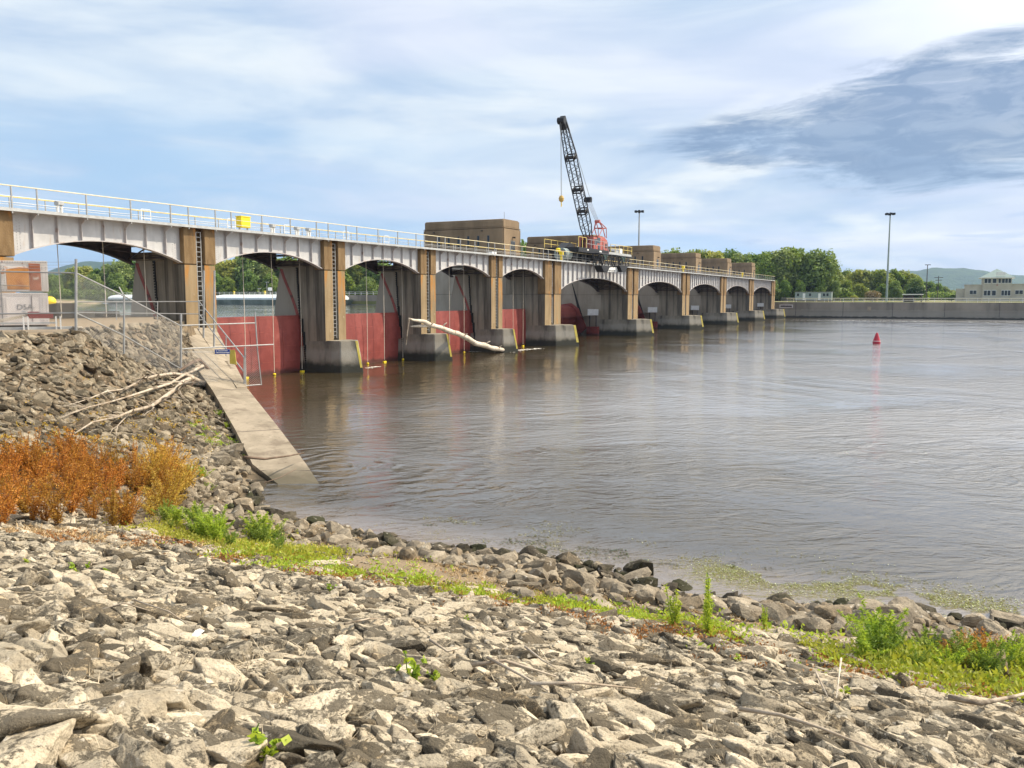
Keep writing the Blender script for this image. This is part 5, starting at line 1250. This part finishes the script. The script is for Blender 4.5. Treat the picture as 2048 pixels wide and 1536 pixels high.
for i, (x, y, r_, z_) in enumerate(allr):
    gx, gy, h_ = GX[i], GY[i], HT[i]; s_ = r_
    n0 = noise.noise(Vector((x*.45, y*.45, 3)))
    if z_ == 'A': kind = 'dark' if rr_.uniform() < .34+.6*n0 else 'pale'
    elif z_ == 'B': kind = 'wet' if h_ < .14 and rr_.uniform() < .8 else 'shore'
    else: kind = 'slope'
    if z_ == 'A':
        sx, sy, sz = s_*rr_.uniform(.95,1.3), s_*rr_.uniform(1.3,2.8), s_*rr_.uniform(.85,1.4)
        A_ = rotmat(rr_.normal()*.17+gy, -gx+rr_.normal()*.24-.14, rr_.normal()*.40); sink = .10
    elif z_ == 'B':
        sx, sy, sz = s_*rr_.uniform(1.1,1.5), s_*rr_.uniform(1.1,1.8), s_*rr_.uniform(.8,1.4)
        A_ = rotmat(rr_.normal()*.35, rr_.normal()*.35, rr_.uniform(0,6.28)); sink = .02
    else:
        sx, sy, sz = s_*rr_.uniform(1.2,1.9), s_*rr_.uniform(1.0,1.4), s_*rr_.uniform(.6,1.0)
        A_ = rotmat(gy+rr_.normal()*.3, -gx+rr_.normal()*.3, rr_.normal()*.6); sink = .1
    zc = h_+sz*(.25-sink)
    if i in big and kind in hi_shapes:
        me = hi_shapes[kind][int(rr_.integers(10))]; o = bpy.data.objects.new('riprap_stone' if kind != 'shore' else 'boulder', me); COL.objects.link(o)
        o.matrix_world = Matrix.Translation((x, y, zc)) @ Matrix([list(q) for q in A_]).to_4x4() @ Matrix.Diagonal((sx, sy, sz, 1))
        dd_ = Vector((x, y, zc-HC)); Dv = dd_.x*cth+dd_.y*sth; ui = (dd_.x*sth-dd_.y*cth)/Dv*FPX/1024; vi = -dd_.z/Dv
        ar = ('at the far left', 'left of centre', 'in the middle', 'right of centre', 'at the far right')[min(4, max(0, int((ui+1)*2.5)))]
        rw = 'along the bottom edge' if vi > .50 else ('in the second band up' if vi > .40 else ('halfway down the slope' if vi > .33 else 'near the weeds'))
        szw = 'large' if app_n[i] > .66 else ('middling' if app_n[i] > .33 else 'smaller'); shp = 'long slab' if sy > 1.9*sx else 'block'
        if kind == 'shore': lab = '%s loose grey brown boulder near the waterline %s' % (szw, ar)
        else: lab = '%s %s %s %s, %s' % (szw, 'pale cream limestone' if kind == 'pale' else 'dark lichened limestone', shp, rw, ar)
        tag(o, lab, 'stone' if kind != 'shore' else 'boulder', GR[kind]); continue
    P, F = (lo_shapes if DD[i] < 12 else lo2)[int(rr_.integers(12))]
    a_ = acc[kind]; a_[0].append((P*[sx,sy,sz]) @ A_.T + [x,y,zc]); a_[1].append(F+a_[2]); a_[2] += len(P)
for k, (v_, f_, n_) in acc.items():
    nm = {'pale':'riprap_stones','dark':'riprap_stones','shore':'shore_stones','slope':'slope_stones','wet':'waterline_stones'}[k]
    o = bpy.data.objects.new(nm, np_mesh(nm, np.concatenate(v_), np.concatenate(f_), RK[k], False)); COL.objects.link(o); tag(o, kind='stuff')
# small chips in the gaps
chv, chf, cn = [], [], 0
cx = rr_.uniform(.8, 17, 6000); cy = rr_.uniform(-8, 19, 6000); kk, dd_ = infr(cx, cy); hh = height(cx, cy)
for x, y, ok, h_, d_ in zip(cx, cy, kk, hh, dd_):
    if not ok or h_ < .02 or (y > 15.4 and ramp_side(x, y) > -.2): continue
    s_ = rr_.uniform(.015, .04)*(1+d_*.02); P, F = lo2[int(rr_.integers(12))]
    chv.append((P*[s_*1.3,s_,s_*.7]) @ rotmat(*(rr_.normal(size=3)*[.3,.3,2])).T + [x,y,h_+s_*.3]); chf.append(F+cn); cn += len(P)
o = bpy.data.objects.new('stone_chips', np_mesh('stone_chips', np.concatenate(chv), np.concatenate(chf), RK['pale'], False)); COL.objects.link(o); tag(o, kind='stuff')
print('ROCKS', len(ptsA), len(ptsB), len(ptsC), 'chips', len(chv))
# ------------------------------------------------------------ weeds, driftwood, drifting algae
def weed_geo(seed, H, spread, stems, per, ll, lw, droop=.2, start=.25, tuft=1.0):
    r = np.random.default_rng(seed); SV, SF, LV, LF = [], [], [], []; sn = ln = 0
    for s_ in range(stems):
        a = r.uniform(0, 6.28); lean = r.uniform(.05, 1)**.7*spread; h_ = H*r.uniform(.55, 1.0)
        b = np.array([math.cos(a), math.sin(a)]); n = 7; P = []
        for i in range(n):
            u = i/(n-1); q = b*lean*(u**1.3)*.9 + r.normal(size=2)*.012; P.append([q[0], q[1], h_*(u-.12*droop*u**3)])
        P = np.array(P); w_ = .006
        for i in range(n-1):
            d = np.array([w_, 0, 0]) if i % 2 == 0 else np.array([0, w_, 0])
            for dd in (np.array([w_,0,0]), np.array([0,w_,0])):
                SV += [P[i]-dd, P[i]+dd, P[i+1]+dd*.7, P[i+1]-dd*.7]; SF.append([sn, sn+1, sn+2, sn+3]); sn += 4
        k = per; u = r.uniform(start, 1.0, k); f = u*(n-1); i0 = np.minimum(f.astype(int), n-2); fr = (f-i0)[:,None]
        C = P[i0]*(1-fr)+P[i0+1]*fr
        rad = (.03+.10*(1-u)**.8*tuft)[:,None]*H
        dirs = np.stack([np.cos(t_ := r.uniform(0,6.28,k)), np.sin(t_), r.uniform(-.2,.9,k)], -1); dirs /= np.linalg.norm(dirs,axis=1)[:,None]
        C = C+dirs*rad*r.uniform(.1,1,k)[:,None]
        d2 = dirs+r.normal(size=(k,3))*.35; d2[:,2] += r.uniform(0,.5,k)-droop*.6; d2 /= np.linalg.norm(d2,axis=1)[:,None]
        sd = np.cross(d2, r.normal(size=(k,3))); sd /= np.linalg.norm(sd,axis=1)[:,None]
        L_ = (ll*r.uniform(.5,1.3,k))[:,None]; W_ = L_*lw
        Q = np.stack([C-d2*L_*.5, C+sd*W_, C+d2*L_*.5-np.array([0,0,1])*L_*.08, C-sd*W_], 1).reshape(-1,3)
        LV.append(Q); LF.append(np.arange(4*k).reshape(k,4)+ln); ln += 4*k
    return np.array(SV), np.array(SF), np.concatenate(LV), np.concatenate(LF)
wm = {'rust': leaf_mat('rust_brown_seedheads', (.27,.095,.015), (.62,.33,.07), .3, .3), 'gold': leaf_mat('golden_seedheads', (.42,.25,.04), (.66,.46,.11), .3, .15),
      'rustlow': leaf_mat('rust_ground_leaves', (.16,.075,.025), (.36,.19,.065), .2, .3), 'green': leaf_mat('bright_weed_leaves', (.20,.31,.03), (.48,.56,.10), .4, .15), 'deep': leaf_mat('deep_weed_leaves', (.10,.18,.025), (.28,.36,.08), .35, .2),
      'lime': leaf_mat('yellow_green_weeds', (.22,.26,.035), (.44,.43,.09), .35, .15)}
st_m = plain('brown_stems', (.20,.09,.04), .8); st_g = plain('green_stems', (.16,.24,.06), .7)
WG = {}
for kd, args, n in (('rust', (1.2,.62,15,105,.062,.15,.25,.15,.62), 5), ('gold', (1.15,.75,16,110,.058,.15,.7,.25,.62), 4), ('green', (.85,.55,16,110,.085,.12,.5,.10,1.0), 4), ('deep', (.9,.5,13,110,.085,.12,.6,.10,1.0), 3), ('tall', (1.0,.24,7,110,.08,.13,.2,.1,.75), 2), ('sprout', (.26,.12,4,12,.07,.35,.3,.1,1.4), 3)):
    WG[kd] = []
    for i in range(n):
        SV, SF, LV, LF = weed_geo(500+i*7+len(kd)*31, *args); mt = wm['green' if kd in ('tall','sprout') else kd]
        WG[kd].append((np_mesh('foliage', LV, LF, mt), np_mesh('stem', SV, SF, st_m if kd in ('rust','gold') else st_g)))
rw_ = random.Random(31)
def plant(kd, px, py, lab, cat, grp, sc_=1.0, name='weed'):
    p = hit(px, py); t = thing(name, lab, cat, (p.x,p.y,p.z-.02), rw_.uniform(0,6.28), grp); t.scale = (sc_*rw_.uniform(.9,1.15),)*2+(sc_*rw_.uniform(.8,1.15),)
    a, b = WG[kd][rw_.randrange(len(WG[kd]))]; link('foliage', a, t); link('stem', b, t); return t
def place_lr(px, lo, hi): return ('far left', 'left of middle', 'middle', 'right of middle', 'right side')[min(4, max(0, int(px/70)))]
for i in range(78):
    px = rw_.uniform(-30, 345); py = rw_.uniform(955, 1062) if rw_.random() < .7 else rw_.uniform(925, 1000)
    if px > 250 and py < 985 and rw_.random() < .6: continue
    plant('rust', px, py, 'rust brown seeding weed in the %s patch, %s' % ('front' if py > 1010 else 'rear', place_lr(px, 110, 240).replace('edge', 'side')), 'weed', 'rust brown weeds on the left bank', rw_.uniform(.65,1.0))
for i in range(22):
    px = rw_.uniform(262, 378); py = rw_.uniform(945, 1040)
    plant('gold', px, py, 'golden yellow seeding weed at the right end of the rust brown patch', 'weed', 'golden weeds on the left bank', rw_.uniform(.7,1.0))
for i in range(26):
    px = rw_.uniform(325, 560); py = np.interp(px, [325,450,560],[1050,1085,1110])+rw_.uniform(-28,14)
    plant('green' if rw_.random() < .7 else 'deep', px, py, 'bright green bushy weed %s' % ('beside the golden weeds' if px < 400 else 'between golden weeds and shore boulders' if px < 480 else 'next to the shore boulders'), 'weed', 'green bushy weeds on the left bank', rw_.uniform(.5,.95)*(1 if 400 < px < 530 else .65))
for px, py, sc_, lab in ((385,955,.6,'small green weed left of the foot of the wing wall, left of three'),(405,962,.65,'small green weed left of the foot of the wing wall, middle of three'),(420,985,.45,'small green weed left of the foot of the wing wall, lowest of three'),(488,918,.3,'tiny green weed at the left edge of the wing wall'),(440,835,.45,'green weed under the dead branch by the wing wall'),(452,860,.4,'second green weed under the dead branch by the wing wall')):
    plant('green', px, py, lab, 'weed', None, sc_)
for px, py, sc_, lab in ((1345,1262,.72,'tall slender green weed among shore boulders, left of two'),(1416,1275,.85,'tall slender green weed among shore boulders, right of two'),(1530,1262,.4,'short slender green weed between the tall pair and the right bushes'),(768,1085,.25,'single green dock leaf plant on the shore stones')):
    plant('tall', px, py, lab, 'weed', None, sc_)
for i in range(24):
    px = rw_.uniform(1735, 2075); py = np.interp(px, [1735,1850,2050],[1325,1342,1368])+rw_.uniform(-38,18)
    plant('deep' if rw_.random() < .6 else 'green', px, py, 'leafy green weed in the patch at the right edge, %s %s' % ('front row' if py > np.interp(px, [1735,1850,2050],[1317,1334,1360]) else 'rear row', 'left end' if px < 1830 else 'middle' if px < 1950 else 'far right'), 'weed', 'green weeds at the right edge', rw_.uniform(.4,.72) if px > 1790 else rw_.uniform(.6,.95))
for i in range(7):
    px = rw_.uniform(1900, 2060); py = rw_.uniform(1310, 1345)
    plant('gold' if i % 2 else 'rust', px, py, 'rust tinged seeding weed topping the green patch at the right edge', 'weed', 'rust tinged weeds at the right edge', rw_.uniform(.35,.5))
for i, (px, py, sc_) in enumerate(((150,1148,.9),(172,1146,.7),(56,1132,.6),(215,1155,.6),(822,1372,1.1),(873,1372,.7),(790,1362,.6),(360,1185,.5),(660,1185,.7),(1180,1340,.6),(1690,1400,.6),(1595,1345,.7),(530,1520,1.0),(930,1250,.7),(1478,1330,.6))):
    plant('sprout', px, py, 'small green sprout between riprap stones, ' + ('at far left by the weeds' if py < 1180 and px < 300 else 'left of the stick pile' if px < 700 else 'just left of the stick pile' if px < 900 else 'among stones at the lime strip' if py < 1300 else 'right of the stick pile'), 'sprout', 'sprouts in the riprap', sc_, 'sprout')
# low creeping ground cover: lime and rust tufts along the foot of the slope
def cover(name, path, wd, n, mat, ll, seed, hh=.10, lift=0.0, wf=.22):
    r = np.random.default_rng(seed); pts = np.array([tuple(hit(*q)) for q in path]); sg = np.linalg.norm(np.diff(pts[:,:2],axis=0),axis=1); cs = np.concatenate([[0],np.cumsum(sg)])
    s_ = r.uniform(0, cs[-1], n); x = np.interp(s_, cs, pts[:,0]); y = np.interp(s_, cs, pts[:,1]); cl = np.array([noise.noise(Vector((a*1.1, b*1.1, seed))) for a, b in zip(x, y)])
    x = x+r.normal(size=n)*wd*.5; y = y+r.normal(size=n)*wd*.35; cl = np.array([noise.noise(Vector((a*.9, b*.9, seed))) for a, b in zip(x, y)]); k_ = cl > -.09; x, y = x[k_], y[k_]; n = len(x); z = height(x, y)
    V, F, c = [], [], 0
    for a, b, z0 in zip(x, y, z):
        k = int(r.integers(8, 16)); d = r.normal(size=(k,3)); d[:,2] = np.abs(d[:,2])*.8+.25; d /= np.linalg.norm(d,axis=1)[:,None]; h_ = hh*r.uniform(.5,1.5)
        C = np.array([a,b,z0+.03])+d*h_*r.uniform(.4,1,k)[:,None]+r.normal(size=(k,3))*[.05,.05,0]; d2 = d+r.normal(size=(k,3))*.5; d2 /= np.linalg.norm(d2,axis=1)[:,None]
        sd = np.cross(d2, r.normal(size=(k,3))); sd /= np.linalg.norm(sd,axis=1)[:,None]; L_ = (ll*r.uniform(.5,1.4,k))[:,None]
        V.append(np.stack([C-d2*L_*.5, C+sd*L_*wf, C+d2*L_*.5, C-sd*L_*wf],1).reshape(-1,3)); F.append(np.arange(4*k).reshape(k,4)+c); c += 4*k
    o = bpy.data.objects.new(name, np_mesh(name, np.concatenate(V), np.concatenate(F), mat)); COL.objects.link(o); tag(o, kind='stuff')
strip = [(420,1098),(560,1125),(700,1152),(860,1180),(960,1198),(1100,1215),(1250,1238),(1400,1262),(1520,1285),(1650,1312),(1800,1345),(2048,1385)]
cover('ground_cover', strip, .6, 1900, wm['lime'], .055, 4, .08); cover('ground_cover', strip, 1.0, 1100, wm['green'], .07, 9, .12); cover('dry_ground_cover', [(0,1075),(150,1085),(300,1090)]+[(a,b+10) for a,b in strip], 1.0, 2000, wm['rustlow'], .045, 12, .08)
cover('ground_cover', [(330,1060),(420,1085),(520,1100),(640,1130)], 1.2, 1300, wm['lime'], .07, 15, .14); cover('ground_cover', [(380,850),(430,880),(470,900)], 1.2, 160, wm['green'], .08, 22)
cover('dry_ground_cover', [(0,900),(150,905),(300,880),(400,860)], 2.2, 500, wm['gold'], .07, 30, .12)
cover('ground_cover', [(1740,1330),(1900,1350),(2060,1375)], 1.0, 500, wm['lime'], .08, 33, .2)
# dry litter and straw on the mud by the water
cover('straw_litter', [(560,1040),(650,1085),(760,1110),(900,1150),(1100,1185),(1300,1220),(1600,1255)], 1.2, 700, plain('dry_straw', (.46,.32,.16), .9), .10, 44, .03, wf=.06)

cover('dry_twigs', [(100,1420),(500,1330),(800,1400),(1100,1400),(1300,1440),(1700,1480),(1950,1450)], 2.0, 260, plain('grey_straw', (.50,.42,.30), .9), .15, 61, .05, wf=.025)
cover('straw_litter', [(0,1068),(150,1078),(300,1085),(400,1100)], 1.2, 500, plain('tan_straw', (.48,.34,.18), .9), .13, 66, .05, wf=.05)
# driftwood ----------------------------------------------
def px_path(pts, lift=.0): return [hit(a, b)+Vector((0,0,l+lift)) for a, b, l in pts]
t = thing('dead_branch', 'large bleached dead tree limb sprawled over the rocks beside the wing wall', 'branch', tuple(hit(400, 785)))
limbs = [([(470,772,.25),(440,768,.45),(405,757,.55),(382,768,.5),(365,775,.45),(340,790,.4),(300,800,.35),(262,812,.3),(225,822,.3),(180,835,.25),(120,850,.2)], .085),
         ([(420,785,.3),(385,778,.5),(362,790,.5),(350,805,.45),(322,825,.4),(300,838,.4),(270,850,.4),(235,858,.35),(190,868,.3),(150,885,.25)], .11),
         ([(385,775,.5),(350,772,.5),(318,782,.5),(290,785,.45),(250,802,.4),(215,808,.35),(180,815,.3),(130,830,.25)], .07),
         ([(350,800,.4),(330,815,.3),(290,835,.3),(262,850,.3),(240,875,.35),(232,900,.3)], .05)]
rb_ = random.Random(6)
for pts, r0 in limbs:
    q = px_path(pts); n = len(q)
    for i in range(1, n-1): q[i] += Vector((rb_.uniform(-.06,.06), rb_.uniform(-.06,.06), rb_.uniform(-.04,.08)))
    M().tube(q, [r0*(1-.85*i/(n-1)) for i in range(n)], 7).build('limb', MT['wood2'], t, smooth=True)
    m = M()
    for _ in range(13):
        i = rb_.randrange(2, n-1); st = q[i]; vv = (q[min(i+1,n-1)]-q[i-1]).normalized(); L_ = rb_.uniform(.5,1.5)
        sd = Vector((rb_.uniform(-1,1), rb_.uniform(-1,1), rb_.uniform(-.1,.45))); a = (vv*1.2+sd).normalized(); pp = [st]; rr0 = r0*(1-.85*i/(n-1))*.5+.006
        for k in range(4): a = (a+Vector((rb_.uniform(-.4,.4), rb_.uniform(-.4,.4), rb_.uniform(-.25,.15)))).normalized(); nx_ = pp[-1]+a*L_/4; nx_.z = max(nx_.z, hz(nx_.x, nx_.y)+.12); pp.append(nx_)
        m.tube(pp, [rr0, rr0*.75, rr0*.55, rr0*.4, .004], 5)
        if _ % 2: c_ = pp[2]; e_2 = c_+(a+Vector((rb_.uniform(-1,1), rb_.uniform(-1,1), .2))).normalized()*L_*.4; m.tube([c_, (c_+e_2)/2+Vector((0,0,.03)), e_2], [rr0*.5, rr0*.35, .004], 4)
    m.build('twigs', MT['wood2'], t)
m = M()
for _ in range(34):
    c_ = hit(rb_.uniform(345,470), rb_.uniform(768,795))+Vector((0,0,rb_.uniform(.1,.5))); a = Vector((rb_.uniform(-1,1), rb_.uniform(-1,1), rb_.uniform(-.2,.5)))*rb_.uniform(.3,.7)
    m.tube([c_, c_+a*.5+Vector((0,0,.05)), c_+a], [.022,.016,.006], 4)
for _ in range(22):
    c_ = hit(432,782)*(1-(u_ := rb_.random()))+hit(492,775)*u_+Vector((0,0,rb_.uniform(.12,.3))); a = Vector((rb_.uniform(-1,1), rb_.uniform(-1,1), rb_.uniform(-.1,.3)))*rb_.uniform(.2,.5)
    m.tube([c_, c_+a*.5+Vector((0,0,.03)), c_+a], [.014,.011,.004], 4)
m.build('root_tangle', MT['wood_dark'], t)
M().tube(px_path([(440,786,.25),(418,762,.55),(400,750,.7),(385,756,.7),(360,768,.55)]), [.03,.07,.09,.08,.05], 8).build('root_plate', MT['wood_dark'], t, smooth=True)
for lab, pts, r0, mt in (('dark wet branch lying across the foot of the wing wall', [onD(488,922,24.3)+Vector((0,0,.12)), onD(530,918,25), onD(575,912,26), onD(607,906,27)], .045, 'wood_dark'),
                         ('thin dark twig on the lowest corner of the wing wall', [onD(528,968,22.6)+Vector((0,0,.03)), onD(560,955,23.2), onD(592,938,24)], .016, 'wood_dark')):
    n = len(pts); tag(M().tube(pts, [r0*(1-.5*i/(n-1)) for i in range(n)], 6).build('fallen_branch', MT[mt], None, smooth=True), lab, 'branch')
for i, (pts, r0, lab) in enumerate((([(945,1366,.14),(1010,1370,.2),(1112,1384,.12)], .022, 'longest bleached stick in the stick pile on the near riprap'), ([(975,1368,.22),(1040,1400,.2),(1095,1414,.12)], .016, 'stick slanting down across the middle of the stick pile'),
        ([(1060,1410,.16),(1160,1412,.18),(1270,1408,.12)], .018, 'level stick running right from the stick pile'), ([(1050,1325,.14),(1085,1350,.12),(1112,1366,.12)], .012, 'thin stick above the stick pile'), ([(860,1312,.14),(895,1328,.1),(925,1324,.12)], .014, 'short curved stick left of the stick pile'),
        ([(1478,1455,.14),(1560,1478,.18),(1640,1500,.16),(1760,1540,.12)], .020, 'long dark twig across the near riprap right of centre'), ([(1895,1430,.16),(1960,1443,.16),(2030,1432,.2),(2075,1415,.2)], .030, 'forked dark branch at the right edge of the near riprap'), ([(1680,1375,.32),(1672,1412,.06)], .012, 'short white stick standing upright in the riprap'),
        ([(1630,1385,.2),(1655,1415,.08)], .012, 'short dark stick leaning beside the white upright stick'), ([(205,1244,.1),(250,1238,.14),(300,1246,.1)], .010, 'thin pale stick in the riprap at far left'), ([(270,1236,.16),(340,1252,.12),(380,1272,.08)], .009, 'second thin pale stick in the riprap at left'), ([(690,1275,.12),(740,1262,.12),(770,1258,.1)], .014, 'pale stick lying left of centre in the riprap'), ([(985,1290,.1),(1040,1284,.14)], .01, 'small grey stick just below the lime weeds'))):
    q = px_path(pts, .02); n = len(q); tag(M().tube(q, [r0*(1-.6*k/(n-1)) for k in range(n)], 6).build('dry_stick', MT['wood2' if i != 7 else 'wood'], None, smooth=True), lab, 'stick', 'dry sticks on the riprap')
# litter
p = hit(398, 1298); q = L2('paper_scrap', 'scrap of white paper caught in the riprap at left', 'litter', p+Vector((0,0,.14)), rz=.3); q.part('sheet', MT['white'], lambda m: m.loft([(-.06,-.03,0),(0,-.04,.02),(0,.03,.025),(-.06,.03,.005)], [(.07,-.02,.0),(.05,-.02,.01),(.06,.02,.02),(.08,.02,.005)]))
# algae
al = leaf_mat('pale_algae', (.38,.42,.18), (.78,.78,.52), .15, .1, .3); al2 = leaf_mat('dark_algae', (.04,.07,.02), (.12,.16,.05), .1, .1, .4)
def algae(name, path, wd, n, mat, seed, thr, s0):
    r = np.random.default_rng(seed); pts = np.array([tuple(onZ(a,b,0)) for a,b in path]); cs = np.concatenate([[0],np.cumsum(np.linalg.norm(np.diff(pts,axis=0),axis=1))]); s_ = r.uniform(0,cs[-1],n)
    x = np.interp(s_,cs,pts[:,0])+r.normal(size=n)*wd; y = np.interp(s_,cs,pts[:,1])+r.normal(size=n)*wd*.6
    k = np.array([noise.noise(Vector((a*.8,b*.55,seed)))+.6*noise.noise(Vector((a*3,b*2,seed))) for a,b in zip(x,y)]) > thr; k &= height(x,y) < -.02; x, y = x[k], y[k]; n = len(x)
    a = r.normal(size=n)*.7+1.9; L_ = s0*r.uniform(.4,1.8,n); W_ = L_*r.uniform(.12,.3,n); dx, dy = np.cos(a), np.sin(a); z = r.uniform(.006,.02,n)
    V = np.stack([np.stack([x-dx*L_,y-dy*L_,z],-1), np.stack([x-dy*W_,y+dx*W_,z+.004],-1), np.stack([x+dx*L_,y+dy*L_,z],-1), np.stack([x+dy*W_,y-dx*W_,z-.002],-1)],1).reshape(-1,3)
    o = bpy.data.objects.new(name, np_mesh(name, V, np.arange(4*n).reshape(n,4), mat)); COL.objects.link(o); tag(o, kind='stuff')
pa_ = [(840,1050),(960,1066),(1080,1085),(1250,1105),(1400,1135),(1540,1158),(1700,1175),(1850,1198),(2000,1225),(2060,1238)]
algae('floating_algae', pa_[4:], .50, 14000, al, 3, -.05, .022); algae('floating_algae', pa_[:6], .40, 3600, al2, 5, .20, .03); algae('floating_algae', [(a, b-14) for a, b in pa_], .8, 5000, al, 8, .22, .028)
# ------------------------------------------------------------ haze
m = M(); m.box(-900, 5200, -3200, 4600, -4, 215)
hm = bpy.data.materials.new('haze'); hm.use_nodes = True; ht = hm.node_tree; ht.nodes.clear()
pv = ht.nodes.new('ShaderNodeVolumePrincipled'); pv.inputs['Color'].default_value = (.45,.62,.95,1); pv.inputs['Density'].default_value = .00010; pv.inputs['Anisotropy'].default_value = .2
ho = ht.nodes.new('ShaderNodeOutputMaterial'); ht.links.new(pv.outputs[0], ho.inputs['Volume'])
tag(m.build('haze', hm), kind='stuff')
